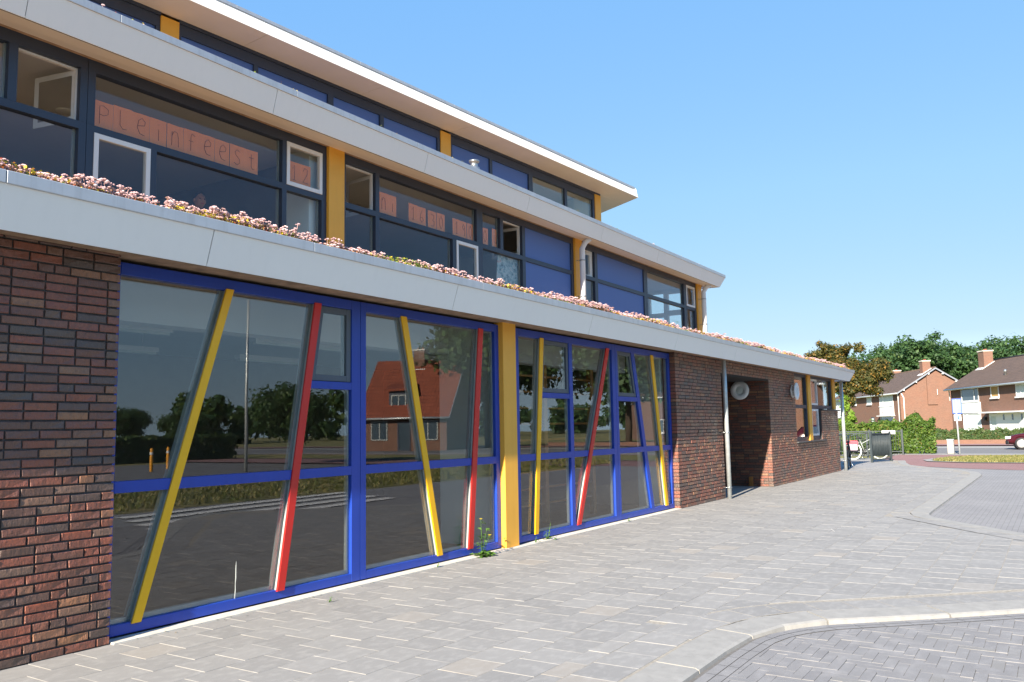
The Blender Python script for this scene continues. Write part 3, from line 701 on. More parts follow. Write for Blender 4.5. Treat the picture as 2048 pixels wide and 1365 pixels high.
for (x0, x1, z0, z1) in ((22.36, 23.65, 1.09, 1.87), (22.36, 23.65, 1.94, 2.71), (24.99, 26.68, 1.95, 2.71)): box('pane', x0, x1, .10, .112, z0, z1, 'glass', rw)
casement(24.13, 24.89, 1.96, 2.69, .045, rw); casement(24.13, 24.89, 1.11, 1.85, .045, rw)
box('ochre_column', 23.725, 24.055, .02, .2, .995, 2.82, 'ochre', rw, .004); box('ochre_column', 26.755, 27.08, .02, .2, 1.86, 2.82, 'ochre', rw, .004)
box('window_sill', 22.24, 25.4, -.05, .2, .955, .990, 'stone', school, .004); box('window_sill', 25.02, 27.3, -.05, .2, 1.815, 1.850, 'stone', school, .004)

# ---- roof edges of the two lower tiers (fascia leaning outwards at the top)
def roof_edge(x0, x1, yb, zb, yt, zt, ztr, yw, zw, joints, xe_b, xe_t, back, zroof, step):
    deck = multi('roof_deck', [(x0, xe_b - .05, yb + .05, back, zb + .06, zroof)], 'soil', school)
    js = [x0] + joints + [None]
    for i in range(len(js) - 1):
        a0 = js[i]; last = js[i + 1] is None
        b = xe_b if last else js[i + 1]; t = xe_t if last else js[i + 1]
        ga = .004 if i else 0; gb = 0 if last else .004
        hexa('fascia_panel', [(x, y, z) for (x_b, x_t) in ((a0 + ga, a0 + ga), (b - gb, t - gb)) for dy in (0, .012) for (x, y, z) in ((x_b, yb + dy, zb), (x_t, yt + dy, zt))], 'fascia', deck)
    hexa('fascia_backing', [(x, y, z) for (x_b, x_t) in ((x0, x0), (xe_b - .02, xe_t - .02)) for dy in (.0125, .03) for (x, y, z) in ((x_b, yb + dy, zb + .002), (x_t, yt + dy, zt))], 'dark', deck)
    # end fascia
    hexa('fascia_panel', [(x, y, z) for y_ in ('f', 'b') for dx in (0, -.012) for (x, y, z) in ((xe_b + dx, yb if y_ == 'f' else back, zb), (xe_t + dx, yt if y_ == 'f' else back, zt))], 'fascia', deck)
    xs = np.arange(x0, xe_t, 2.5); xs = list(xs) + [xe_t + .006]
    for a, b in zip(xs, xs[1:]): box('coping', a + .0015, b - .0015, yt - .012, yt + .10, zt - .006, ztr, 'coping', deck, .004)
    box('coping', xe_t - .10, xe_t + .007, yt + .105, back, zt - .006, ztr, 'coping', deck)
    if step:
        ym = (yb + yw) / 2 - .02; zm = zb + (zw - zb) * .30
        hexa('soffit', [(x, y, z + d) for x in (x0, xe_b) for (y, z) in ((yb + .004, zb + .001), (ym, zm)) for d in (0, .02)], 'soffit', deck)
        hexa('soffit', [(x, y, z + d) for x in (x0, xe_b) for (y, z) in ((ym + .002, zm + .008), (yw, zw)) for d in (0, .02)], 'soffit', deck)
    else:
        hexa('soffit', [(x, y, z + d) for x in (x0, xe_b) for (y, z) in ((yb + .004, zb + .001), (yw, zw)) for d in (0, .02)], 'soffit', deck)
        box('soffit_bead', x0, xe_b, yw - .012, yw + .012, zw - .016, zw - .002, 'white', deck)
    return deck
roof_edge(-5, 27.3, -.378, 2.712, -.465, 2.982, 3.058, .055, 2.812, [-2.14, .93, 4.0, 7.07, 10.15, 13.22, 16.29, 19.36, 22.43, 25.5], 27.28, 27.62, 3.3, 3.02, False)
roof_edge(-5, 24.3, 2.563, 5.553, 2.475, 5.870, 5.952, 3.06, 5.622, [-2.06, 1.0, 4.06, 7.18, 10.28, 13.38, 16.48, 19.58, 22.68], 24.30, 24.60, 8.6, 5.88, True)

# ---- first floor band of windows (y = 3)
Y2 = 3.05; H0, H1, M0, M1, S0 = 5.48, 5.625, 4.790, 4.875, 3.10
ups = [(-5.0, -4.9), (-.2, -.1), (4.16, 4.25), (4.91, 4.993), (4.999, 5.085), (7.78, 7.86), (8.52, 8.615), (8.945, 9.01), (9.67, 9.76), (12.41, 12.60), (13.19, 13.29), (13.98, 14.09), (15.995, 16.10), (16.425, 16.50), (17.11, 17.25), (19.86, 20.08), (22.63, 22.82), (23.47, 23.595)]
los = [(-5.0, -4.9), (-.2, -.1), (4.91, 4.993), (4.999, 5.085), (5.77, 5.86), (7.78, 7.86), (8.52, 8.615), (8.945, 9.01), (9.67, 9.76), (11.67, 11.78), (12.43, 12.60), (13.98, 14.09), (15.995, 16.10), (16.425, 16.50), (17.11, 17.25), (19.86, 20.08), (22.63, 22.82), (23.47, 23.595)]
bays = [(-5.0, 4.993), (4.999, 8.615), (8.945, 16.10), (16.425, 23.595)]
upfr = []
for (a, b) in bays:
    boxes = [(a, b, Y2, Y2 + .1, H0, H1), (a, b, Y2, Y2 + .1, M0, M1), (a, b, Y2, Y2 + .1, S0, S0 + .08)]
    for (l, r_) in ups:
        if l >= a - .001 and r_ <= b + .001: boxes.append((l, r_, Y2 - .003, Y2 + .1, M1, H0 + .0))
    for (l, r_) in los:
        if l >= a - .001 and r_ <= b + .001: boxes.append((l, r_, Y2 - .003, Y2 + .1, S0 + .08, M0))
    upfr.append(multi('window_frame', boxes, 'slate', school))
def fr_of(x):
    for (a, b), o in zip(bays, upfr):
        if a <= x <= b: return o
def gl2(x0, x1, z0, z1, mat='glassup', y=Y2 + .05, t=.012, nm='pane'): box(nm, x0 - .01, x1 + .01, y, y + t, z0 - .01, z1 + .01, mat, fr_of((x0 + x1) / 2))
def bead2(x, z0, z1): box('glazing_bead', x - .024, x, Y2 + .064, Y2 + .095, z0, z1, 'bead', fr_of(x - .05))
for (a, b) in ((-4.9, -.2), (-.1, 4.16), (5.085, 7.78), (9.76, 12.41), (12.60, 13.19), (20.08, 22.63)): gl2(a, b, M1, H0); bead2(b, M1, H0)
for (a, b) in ((-4.9, -.2), (-.1, 4.91), (5.86, 7.78), (7.86, 8.52), (9.01, 9.67), (9.76, 11.67), (12.60, 13.98), (16.50, 17.11), (20.08, 22.63), (22.82, 23.47)): gl2(a, b, S0 + .08, M0); bead2(b, S0 + .08, M0)
for (a, b) in ((14.09, 15.995), (17.25, 19.86)):
    gl2(a, b, S0 + .08, M0, 'bluepanel', Y2 + .03, .02, 'blue_panel'); gl2(a, b, M1, H0, 'bluepanel', Y2 + .03, .02, 'blue_panel')
for (a, b, z0, z1) in ((7.855, 8.525, M1 - .003, H0 + .003), (5.085, 5.775, S0 + .08, M0 + .003), (11.775, 12.435, S0 + .08, M0 + .003), (22.815, 23.475, M1, H0)): casement(a, b, z0, z1, Y2 - .012, fr_of(a))
def open_sash(xh, w_, z0, z1, ang, parent):
    c, s = math.cos(ang), math.sin(ang)
    tf = lambda p: (xh - (xh - p[0]) * c + (p[1] - Y2) * s * 0 - (p[1] - Y2) * 0 + 0, Y2 + .06 + (xh - p[0]) * s + (p[1] - Y2) * c, p[2])
    casement(xh - w_, xh, z0, z1, Y2, parent, 'white', .06, tf)
open_sash(4.90, .62, M1 + .01, H0 - .01, R(78), upfr[0]); open_sash(9.665, .62, M1 + .01, H0 - .01, R(95), upfr[2]); open_sash(13.975, .66, M1 + .01, H0 - .01, R(88), upfr[2]); open_sash(17.10, .58, M1 + .01, H0 - .01, R(38), upfr[3])
for (a, b) in ((4.25, 4.91), (9.01, 9.67), (13.29, 13.98), (16.5, 17.11)): slate_rect(a - .002, b + .002, M1, H0, Y2 + .06, fr_of((a + b) / 2), 'white', .02, .05, 'rebate')
for (a, b) in ((8.62, 8.94), (16.105, 16.42), (23.60, 23.95)): box('ochre_column', a, b, 3.0, 3.3, 2.9, 5.63, 'ochre', school, .004)
# ---- end wall and rooms
def endwall(x, y0, y1, z0, z1, holes, nm='end_wall'):
    ys = sorted({y0, y1} | {v for h in holes for v in h[:2]}); zs = sorted({z0, z1} | {v for h in holes for v in h[2:]}); bx = []
    for a, b in zip(ys, ys[1:]):
        for c, d in zip(zs, zs[1:]):
            if not any(h[0] <= (a + b) / 2 <= h[1] and h[2] <= (c + d) / 2 <= h[3] for h in holes): bx.append((x, x + .12, a, b, c, d))
    return multi(nm, bx, 'intwall', school)
ew = endwall(23.83, 3.3, 8.6, 3.0, 5.7, [(3.53, 4.04, 4.93, 5.44), (4.17, 4.62, 4.87, 5.47), (3.53, 4.04, 3.9, 4.78), (4.17, 4.62, 3.9, 4.74), (4.85, 6.2, 3.9, 5.45)])
for (a, b, c, d) in ((3.52, 4.05, 3.89, 5.45), (4.16, 4.63, 3.89, 5.48), (4.84, 6.21, 3.89, 5.46)): box('pane', 23.89, 23.90, a, b, c, d, 'glass', ew)
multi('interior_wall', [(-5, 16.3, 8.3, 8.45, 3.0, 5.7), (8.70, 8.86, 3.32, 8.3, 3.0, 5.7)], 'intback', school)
multi('interior_wall', [(16.3, 23.8, 8.3, 8.45, 3.0, 5.7), (16.18, 16.34, 3.32, 8.3, 3.0, 5.7), (8.42, 8.60, 3.2, 3.75, 3.1, 5.6), (16.44, 16.47, 3.2, 3.6, 3.1, 5.6)], 'intwall', school)
box('ceiling', -5, 23.8, 3.16, 8.3, 5.56, 5.60, 'intceil', school); box('interior_floor', -5, 23.8, 3.16, 8.3, 3.03, 3.06, 'intfloor', school)
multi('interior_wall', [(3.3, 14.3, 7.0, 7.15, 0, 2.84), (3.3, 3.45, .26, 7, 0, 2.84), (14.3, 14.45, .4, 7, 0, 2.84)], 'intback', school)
multi('interior_wall', [(8.68, 8.92, .26, 1.05, .02, 2.84), (14.02, 14.15, .24, .72, .02, 2.84), (20.4, 27.0, 5, 5.15, 0, 2.84)], 'intwall', school)
box('ceiling', 3.45, 14.3, .27, 7, 2.80, 2.83, 'intceil', school); box('ceiling', 20.3, 27, .2, 5, 2.825, 2.84, 'intceil', school); box('interior_floor', 3.3, 14.3, .2, 7, -.02, .02, 'intfloor', school); box('interior_floor', 20.3, 27, .4, 5, -.02, .02, 'intfloor', school)
box('bulkhead', 3.45, 14.0, .9, 1.15, 2.42, 2.80, 'intceil', school)

# ---- top storey, turned a little out of line
A3 = R(3.6)
def t3(p): s, n, z = p; return (s * math.cos(A3) + n * math.sin(A3), -s * math.sin(A3) + n * math.cos(A3), z)
fr3 = [(-6, 8.10), (8.45, 15.51), (15.88, 22.86)]; pan = [[], [], []]
mull3 = [(-6, -5.9), (-3.9, -3.8), (-1.8, -1.7), (.3, .4), (2.4, 2.5), (4.5, 4.6), (6.2, 6.3), (8.02, 8.10), (8.45, 8.51), (10.06, 10.16), (11.93, 12.08), (13.46, 13.58), (15.41, 15.51), (15.88, 15.96), (17.49, 17.60), (19.27, 19.46), (21.13, 21.26), (22.74, 22.86)]
for (a, b) in fr3:
    ms = [m for m in mull3 if m[0] >= a - .01 and m[1] <= b + .01]
    o = multi('window_frame', [(a, b, 7.6, 7.7, 8.58, 8.78), (a, b, 7.6, 7.7, 5.9, 6.3)] + [(l, r_, 7.597, 7.7, 6.3, 8.58) for l, r_ in ms] + [(a, b, 7.58, 7.7, 8.785, 8.85)], 'slate', school, t3)
    for m, n in zip(ms, ms[1:]):
        gl = m[1] > 19.3 and m[1] < 22
        box('pane' if gl else 'blue_panel', m[1] - .01, n[0] + .01, 7.64, 7.655, 6.29, 8.59, 'glass' if gl else 'bluepanel', o, 0, t3)
        if gl: box('glazing_bead', n[0] - .03, n[0], 7.66, 7.70, 6.3, 8.58, 'bead', o, 0, t3)
for (a, b) in ((8.10, 8.45), (15.51, 15.88), (22.86, 23.21)): box('ochre_column', a, b, 7.57, 7.9, 5.9, 8.79, 'ochre', school, .004, t3)
box('column_cap', 22.86, 23.21, 7.58, 7.7, 8.791, 8.85, 'slate', school, 0, t3)
multi('interior_wall', [(15.9, 23.1, 11.5, 11.6, 5.9, 8.85), (23.0, 23.12, 8.3, 11.5, 5.9, 8.85), (22.75, 22.84, 7.75, 8.3, 5.9, 8.85), (19.3, 19.38, 7.75, 11.5, 5.9, 8.85)], 'intwall', school, t3)
multi('ceiling', [(-6, 23.0, 7.72, 11.5, 8.80, 8.84)], 'intceil', school, t3)
# top roof: soffit boards, fascia leaning back, coping
J3 = [-6, -2.4, .65, 3.7, 6.75, 9.8, 12.84, 15.9, 18.9, 21.92]
top = pyobj('roof_deck', [t3(p) for p in ((-6, 6.95, 8.89), (24.2, 6.95, 8.89), (25.3, 9.0, 8.89), (25.3, 13, 8.89), (-6, 13, 8.89), (-6, 6.95, 9.15), (24.1, 6.95, 9.15), (25.2, 9.0, 9.15), (25.2, 13, 9.15), (-6, 13, 9.15))],
            [(0, 1, 2, 3, 4), (5, 6, 7, 8, 9), (0, 1, 6, 5), (1, 2, 7, 6), (2, 3, 8, 7), (3, 4, 9, 8), (4, 0, 5, 9)], 'soil', school)
for i, a in enumerate(J3):
    last = i == len(J3) - 1; b = 24.35 if last else J3[i + 1]; bt = 24.24 if last else b
    g = .004
    hexa('fascia_panel', [t3((x, n + d, z)) for (xb, xt) in ((a + g, a + g), (b - g * (not last), bt - g * (not last))) for d in (0, .02) for (x, n, z) in ((xb, 6.82, 8.85), (xt, 6.905, 9.125))], 'fascia', top)
    e0 = 24.42 if last else b
    hexa('soffit', [t3((x, n, z)) for (xa, xb) in ((a + g, a + g), (b - g * (not last), (25.05 if last else b - g))) for (x, n) in ((xa, 6.825), (xb, 7.60 if not last else 8.2)) for z in (8.851, 8.875)] if not last else
         [t3((x, n, z)) for (x, n) in ((a + g, 6.825), (a + g, 7.60), (24.33, 6.825), (24.70, 7.60)) for z in (8.851, 8.875)], 'soffit', top)
hexa('soffit', [t3((x, n, z)) for (x, n) in ((23.15, 7.606), (23.15, 9.2), (24.70, 7.606), (25.48, 9.2)) for z in (8.851, 8.875)], 'soffit', top)
hexa('fascia_panel', [t3((x, n, z)) for (xb, xt, n) in ((24.35, 24.24, 6.842), (26.35, 26.24, 11.0)) for d in (0, -.02) for (x, z) in ((xb + d, 8.85), (xt + d, 9.125))], 'fascia', top)
for a in np.arange(-6, 24.2, 3.03): hexa('coping', [t3(p) for p in [(x, n, z) for x in (a + .001, min(a + 3.028, 24.25)) for n in (6.885, 7.02) for z in (9.12, 9.185)]], 'coping', top, .003)

# ---- downpipes, flue
def downpipe(pts, rad, mat, brackets, yb, axis=(0, 1, 0)):
    o = tube('downpipe', pts, rad, mat, school, 14)
    x, y = pts[-1][0], pts[-1][1]
    for z in brackets:
        tube('pipe_bracket', [(x, y, z - .012), (x, y, z + .012)], rad + .008, 'steel', o, 14); tube('bracket_arm', [(x - rad - .03, y + .02, z), (x - .02, yb, z)], .006, 'steel', o, 6)
    return o
downpipe([(16.46, -.115, 2.74), (16.47, -.115, 2.0), (16.48, -.115, 0)], .044, 'zinc', (.22, 1.30), .03)
downpipe([(27.24, -.13, 2.74), (27.25, -.13, 1.5), (27.26, -.13, 0)], .05, 'zinc', (.3, 1.66), .03)
downpipe([(16.20, 2.68, 5.58), (16.16, 2.78, 5.50), (16.14, 2.85, 5.36), (16.14, 2.85, 3.0)], .062, 'pipewhite', (4.3, 5.1), 3.0)
downpipe([(23.80, 2.68, 5.58), (23.74, 2.78, 5.50), (23.69, 2.85, 5.36), (23.69, 2.85, 3.0)], .068, 'pipewhite', (4.4, 5.15), 3.0)
lathe('roof_flue', [(.0, 6.56), (.10, 6.56), (.10, 6.53), (.068, 6.52), (.07, 6.44), (.105, 6.42), (.11, 6.28), (.15, 6.05), (.155, 5.85)], 'steel', school, 20, 'z', (12.78, 3.35, 0))
box('roof_hatch', 11.1, 12.3, 4.0, 4.8, 5.9, 6.46, 'signblue', school)

# ------------------------------------------------------------------ things on and in the school
def wall_lamp(name, org, axis, label):
    o = thing(name, label, 'lamp', org, 0, 'round white lamps on the brick wall')
    s = -1
    lathe('back_plate', [(.0, -.005), (.16, -.005), (.165, -.02), (.16, -.035), (0, -.035)], 'white', o, 32, axis)
    for k in range(6):
        a = k * math.pi / 3; c, sn = .14 * math.cos(a), .14 * math.sin(a)
        p = [(c, -.035, sn), (c, -.11, sn)] if axis == 'y' else [(-.035, c, sn), (-.11, c, sn)]
        tube('spacer', p, .012, 'white', o, 6)
    lathe('inner_drum', [(.11, -.03), (.11, -.12)], 'zinc', o, 32, axis)
    lathe('front_ring', [(.095, -.125), (.095, -.105), (.215, -.105), (.225, -.12), (.215, -.14), (.10, -.15), (.095, -.125)], 'white', o, 36, axis)
    lathe('lens', [(.0, -.150), (.06, -.146), (.10, -.135)], 'curtain', o, 28, axis); return o
wall_lamp('wall_lamp', (19.94, .66, 2.265), 'x', 'round white wall lamp in the shaded brick entrance recess')
wall_lamp('wall_lamp', (21.96, 0, 2.275), 'y', 'round white wall lamp beside the ochre barred window')
hexa('door_wedge', [(x, y, z) for (x, zz) in ((19.86, .0), (19.925, .0)) for y in (.47, .55) for z in (.0, .225)], 'wood'); tag(bpy.data.objects['door_wedge'], 'small upright wooden board at the foot of the recess wall', 'board')

# paper letters
ST = {'P': [[(.2, 0), (.2, .95), (.45, 1), (.8, .85), (.78, .6), (.5, .48), (.2, .5)]], 'l': [[(.3, 1), (.3, .2), (.5, .02), (.8, .05)]],
      'e': [[(.25, .5), (.75, .6), (.8, .8), (.55, .98), (.3, .8), (.22, .4), (.4, .1), (.75, .05)]], 'i': [[(.5, .65), (.5, .02)], [(.5, .9), (.51, .93)]],
      'n': [[(.2, 0), (.22, .8)], [(.22, .6), (.4, .85), (.65, .8), (.72, .5), (.74, 0)]], 'f': [[(.75, .9), (.5, 1), (.42, .8), (.42, 0)], [(.25, .55), (.65, .55)]],
      's': [[(.75, .85), (.5, .95), (.3, .8), (.4, .6), (.7, .4), (.75, .18), (.5, .02), (.22, .12)]], 't': [[(.5, .95), (.5, .15), (.65, .02), (.8, .08)], [(.3, .72), (.75, .72)]],
      '1': [[(.3, .75), (.55, 1), (.52, 0)], [(.35, 0), (.7, 0)]], '2': [[(.2, .75), (.4, 1), (.72, .92), (.7, .6), (.2, 0), (.85, 0)]], '3': [[(.25, .95), (.7, .9), (.65, .6), (.45, .52), (.75, .4), (.7, .08), (.25, .02)]],
      '6': [[(.6, 1), (.3, .6), (.25, .2), (.5, 0), (.75, .2), (.6, .42), (.3, .35)]], '9': [[(.7, .7), (.5, .5), (.28, .7), (.5, .97), (.72, .8), (.68, 0)]], '0': [[(.5, 1), (.25, .75), (.25, .25), (.5, 0), (.75, .25), (.75, .75), (.5, 1)]],
      'u': [[(.25, .7), (.27, .15), (.5, 0), (.72, .15), (.74, .7)], [(.74, .3), (.78, 0)]]}
def sheet_of_paper(x0, x1, ch, z0, z1, label, occl=0):
    y = Y2 + .069
    o = thing('paper_sheet', label, 'paper', ((x0 + x1) / 2, y, z0), 0, 'orange paper letters in the upper windows')
    w_ = x1 - x0; h = z1 - z0; dz = rng.normal(0, .004); tl = rng.normal(0, .008)
    V = []; F = []
    for i in range(5):
        for j in range(4): V.append((-w_ / 2 + w_ * i / 4 + tl * j / 3 * h, .004 * math.sin(i * 1.3 + x0 * 7) + .002 * (j % 2), dz + h * j / 3))
    for i in range(4):
        for j in range(3): F.append((i * 4 + j, (i + 1) * 4 + j, (i + 1) * 4 + j + 1, i * 4 + j + 1))
    V2 = V + [(a, b + .001, c) for a, b, c in V]; pyobj('paper', V2, F + [tuple(20 + q for q in reversed(fc)) for fc in F], 'paper', o)
    T = []
    for stk in ST[ch]: T.append(([(-w_ / 2 + w_ * (.12 + .76 * a), -.0075, dz + h * (.17 + .68 * b)) for a, b in stk], .0024))
    tubes('letter', T, 'ink', o, 5)
def rowp(x0, x1, txt, labs, z0=4.892, z1=5.212):
    n = len(txt); d = (x1 - x0) / n
    for i, (c, l) in enumerate(zip(txt, labs)): sheet_of_paper(x0 + i * d + .0015, x0 + (i + 1) * d - .0015, c, z0, z1, l)
B = 'orange paper sheet lettered '
W = ' in the word left of the small white 12 window'
rowp(5.115, 7.415, 'Pleinfeest', [B + 'P, first' + W, B + 'L, second' + W, B + 'e, third' + W, B + 'i, fourth' + W, B + 'n, fifth' + W, B + 'f, sixth' + W, B + 'e, seventh' + W, B + 'e, eighth' + W, B + 's, ninth' + W, B + 't, last' + W])
rowp(7.95, 8.37, '12', ['orange paper sheet with the figure one in the white framed small window', 'orange paper sheet with the figure two in the white framed small window'], 4.94, 5.255)
rowp(9.83, 10.25, 'ni', ['orange sheet with faint n beside the open dark window', 'orange sheet with faint i, second from the open dark window'], 4.90, 5.235)
rowp(10.55, 11.005, '16', ['orange sheet with the figure one, left of the pair reading sixteen', 'orange sheet with the figure six in the wide upper window'], 4.89, 5.205)
rowp(11.07, 11.54, '30', ['orange sheet with the figure three in the wide upper window', 'orange sheet with a nought directly right of the three'], 4.88, 5.205)
rowp(11.77, 12.40, '190', ['orange sheet with the figure one, left of the nine', 'orange sheet with the figure nine in the wide upper window', 'orange sheet with a nought directly right of the nine'], 4.885, 5.205)
rowp(12.66, 12.87, '0', ['orange sheet with a nought alone in the narrow window, left one'], 4.885, 5.21)
rowp(13.01, 13.20, 'u', ['orange sheet with faint u in the narrow window, right one'], 4.91, 5.25)
dr = hexa('drawing_board', [(x, y, z) for (xa, xb) in ((13.14, 13.28), (14.10, 14.16)) for y in (3.17, 3.18) for (x, z) in ((xa, 3.7), (xb, 4.80))], 'drawing'); tag(dr, 'large pale pencil drawing leaning inside the upper window', 'drawing')

# gym and classroom contents
for k, (x, y) in enumerate(((4.0, 2.2), (6.6, 2.2), (9.6, 2.2), (5.2, 4.2), (8.0, 4.2))):
    o = thing('strip_light', ['white strip light in the gym, first behind the left yellow bar', 'white strip light in the gym behind the left red bar', 'white strip light in the gym behind the ochre column', 'white strip light deeper in the gym, left one', 'white strip light deeper in the gym, right one'][k], 'lamp', (x, y, 2.5), 0, 'strip lights in the gym')
    box('housing', 0, 1.5, -.06, .06, .03, .09, 'white', o); box('tube_cover', .02, 1.48, -.035, .035, 0, .03, 'curtain', o)
    for q in (.2, 1.3): tube('hanger', [(q, 0, .09), (q, 0, .30)], .006, 'steel', o, 5)
cf = thing('climbing_frame', 'orange wooden climbing frame behind the second blue window front', 'climbing frame', (9.6, .95, .02))
for x in (0, 1.55, 3.1): box('post', x - .05, x + .05, -.04, .04, 0, 2.4, 'wood', cf, .004)
for k in range(9): tube('rung', [(.05, 0, .3 + k * .24), (3.05, 0, .3 + k * .24)], .018, 'wood', cf, 8)
for k, (x, y) in enumerate(((5.6, 4.6), (6.9, 4.4), (3.2, 4.6), (10.3, 4.6))):
    o = lathe('ceiling_spot', [(0, -.012), (.09, -.012), (.11, 0), (.11, .01)], 'white', None, 20, 'z', (x, y, 5.548))
    tag(o, ['round ceiling lamp behind the Pleinfeest letters, left one', 'round ceiling lamp behind the Pleinfeest letters, right one', 'round ceiling lamp behind the far left upper window', 'round ceiling lamp behind the wide upper window'][k], 'lamp', 'round ceiling lamps upstairs')

# a child's bust behind the glass, sitting at a table
def person(loc, rz):
    o = thing('person', 'person in dark top sitting indoors behind the upper window, face to the glass', 'person', loc, rz)
    J = [((0, 0, .50), .13), ((0, 0, .72), .13), ((0, 0, .92), .15), ((0, 0, 1.06), .06), ((-.17, 0, .98), .06), ((-.24, .04, .74), .045), ((-.12, .24, .62), .035), ((.17, 0, .98), .06), ((.24, .04, .74), .045), ((.12, .24, .62), .035),
         ((-.10, .04, .48), .085), ((-.11, .42, .47), .06), ((-.11, .44, .05), .04), ((.10, .04, .48), .085), ((.11, .42, .47), .06), ((.11, .44, .05), .04), ((-.11, .56, .03), .035), ((.11, .56, .03), .035)]
    E_ = [(0, 1), (1, 2), (2, 3), (2, 4), (4, 5), (5, 6), (2, 7), (7, 8), (8, 9), (0, 10), (10, 11), (11, 12), (0, 13), (13, 14), (14, 15), (12, 16), (15, 17)]
    me = bpy.data.meshes.new('body'); me.from_pydata([j[0] for j in J], E_, []); me.materials.append(MT['shirt']); b = bpy.data.objects.new('body', me); link(b, o)
    sk = b.modifiers.new('skin', 'SKIN'); sv = me.skin_vertices[0].data
    for v, j in zip(sv, J): v.radius = (j[1], j[1])
    sv[0].use_root = True; b.modifiers.new('sub', 'SUBSURF').levels = 1; b.modifiers['sub'].render_levels = 2
    def ell(name, c, r_, mat):
        bm = bmesh.new(); bmesh.ops.create_icosphere(bm, subdivisions=3, radius=1)
        for v in bm.verts:
            q = v.co.copy(); v.co = (c[0] + q.x * r_[0] * (1 - .12 * max(0, -q.z)), c[1] + q.y * r_[1], c[2] + q.z * r_[2])
        me = bpy.data.meshes.new(name); bm.to_mesh(me); bm.free(); me.materials.append(MT[mat])
        for p in me.polygons: p.use_smooth = True
        return link(bpy.data.objects.new(name, me), o)
    ell('head', (0, .01, 1.20), (.078, .095, .115), 'skin'); ell('hair', (0, -.018, 1.235), (.086, .095, .10), 'hair'); ell('nose', (0, .105, 1.19), (.014, .02, .022), 'skin')
    for s in (-1, 1): ell('eye', (s * .032, .094, 1.215), (.014, .010, .009), 'hair'); ell('ear', (s * .08, .0, 1.20), (.012, .025, .032), 'skin'); ell('hand', (s * .12, .30, .62), (.035, .055, .02), 'skin')
    ell('mouth', (0, .098, 1.150), (.025, .008, .006), 'pink')
person((7.50, 4.45, 3.58), R(165))

# ------------------------------------------------------------------ flowering sedum on the roofs
def sedum(name, x0, x1, ye, zr, depth, nh, nl, seed, label, hscale=1, xs=None):
    g = np.random.default_rng(seed)
    ph = g.uniform(0, 6, 8)
    dens = lambda x: .5 + .5 * (np.sin(x * .9 + ph[0]) * .5 + np.sin(x * 2.3 + ph[1]) * .35 + np.sin(x * 5.1 + ph[2]) * .35)
    X = g.uniform(x0, x1, nh * 3); keep = g.random(nh * 3) < np.clip(dens(X) * .85 + .18, .12, 1); X = X[keep][:nh]; n = len(X)
    Y = ye + depth * g.random(n) ** 1.5
    hb = (.032 + .075 * g.random(n) ** 1.6 + .045 * np.clip(dens(X), 0, 1)) * hscale; hb[g.random(n) < .012] += .05
    rad = g.uniform(.020, .037, n) * (1 if hscale > .8 else .9)
    # umbel: bumps of small octahedra on a flat dome
    O = np.array([(1, 0, 0), (0, 1, 0), (-1, 0, 0), (0, -1, 0), (0, 0, 1), (0, 0, -1)]); OF = np.array([(0, 1, 4), (1, 2, 4), (2, 3, 4), (3, 0, 4), (1, 0, 5), (2, 1, 5), (3, 2, 5), (0, 3, 5)])
    K = 9; base = np.c_[X, Y, zr + hb]; a = g.uniform(0, 2 * math.pi, (n, K)); q = np.sqrt(g.random((n, K))); q[:, 0] = 0
    C = np.stack([np.cos(a) * q, np.sin(a) * q, .55 * (1 - q ** 2)], -1) * rad[:, None, None] + base[:, None]
    sz = (rad[:, None] * g.uniform(.34, .52, (n, K)))[..., None, None] * np.array([1, 1, .62])
    V = (C[:, :, None] + O[None, None] * sz).reshape(-1, 3); F = (np.arange(n * K)[:, None, None] * 6 + OF[None]).reshape(-1, 3)
    att = np.repeat(np.clip(np.repeat(g.random(n) * .6, K) + g.random(n * K) * .4, 0, .999), 8)
    root = tag(npobj(name, V, F, 'umbel', None, att), label, 'sedum', None, 'stuff')
    # stems
    lean = g.normal(0, .012, (n, 2)); S = np.zeros((n, 6, 3))
    for k in range(3):
        an = k * 2.094; S[:, k] = np.c_[X + lean[:, 0] + .004 * math.cos(an), Y + lean[:, 1] + .004 * math.sin(an), np.full(n, zr)]; S[:, 3 + k] = base + np.array([.003 * math.cos(an), .003 * math.sin(an), 0])
    SF = (np.arange(n)[:, None, None] * 6 + np.array([(0, 1, 4, 3), (1, 2, 5, 4), (2, 0, 3, 5)])[None]).reshape(-1, 4)
    tag(npobj('stems', S.reshape(-1, 3), SF, 'umbel', root, np.full(len(SF), .05)), kind='stuff')
    # leaf mat
    X = g.uniform(x0, x1, nl); Y = ye + (depth + .3) * g.random(nl) ** 1.3 - .02; m = len(X)
    hh = .005 + .095 * g.random(m) ** 1.7 * (.6 + .6 * np.clip(np.sin(X * 3.1 + ph[3]) * .5 + .5, 0, 1)); sz = g.uniform(.007, .016, m)
    dirs = g.normal(0, 1, (m, 2, 3)); dirs[:, :, 2] *= .6; dirs /= np.linalg.norm(dirs, axis=2, keepdims=True)
    P = np.c_[X, Y, zr + hh]; V = np.stack([P - dirs[:, 0] * sz[:, None], P + dirs[:, 1] * sz[:, None], P + dirs[:, 0] * sz[:, None], P - dirs[:, 1] * sz[:, None]], 1)
    patch = np.sin(X * 1.7 + ph[4]) + np.sin(X * 4.3 + ph[5]) + .8 * np.sin(Y * 9 + X * .7)
    att = np.clip(.38 + .17 * patch + g.normal(0, .15, m), 0, .999); att = np.where((hh < .02) & (g.random(m) < .5), att * .45, att)
    tag(npobj('leaf_mat', V.reshape(-1, 3), np.arange(m * 4).reshape(-1, 4), 'sedum', root, att), kind='stuff')
    return root
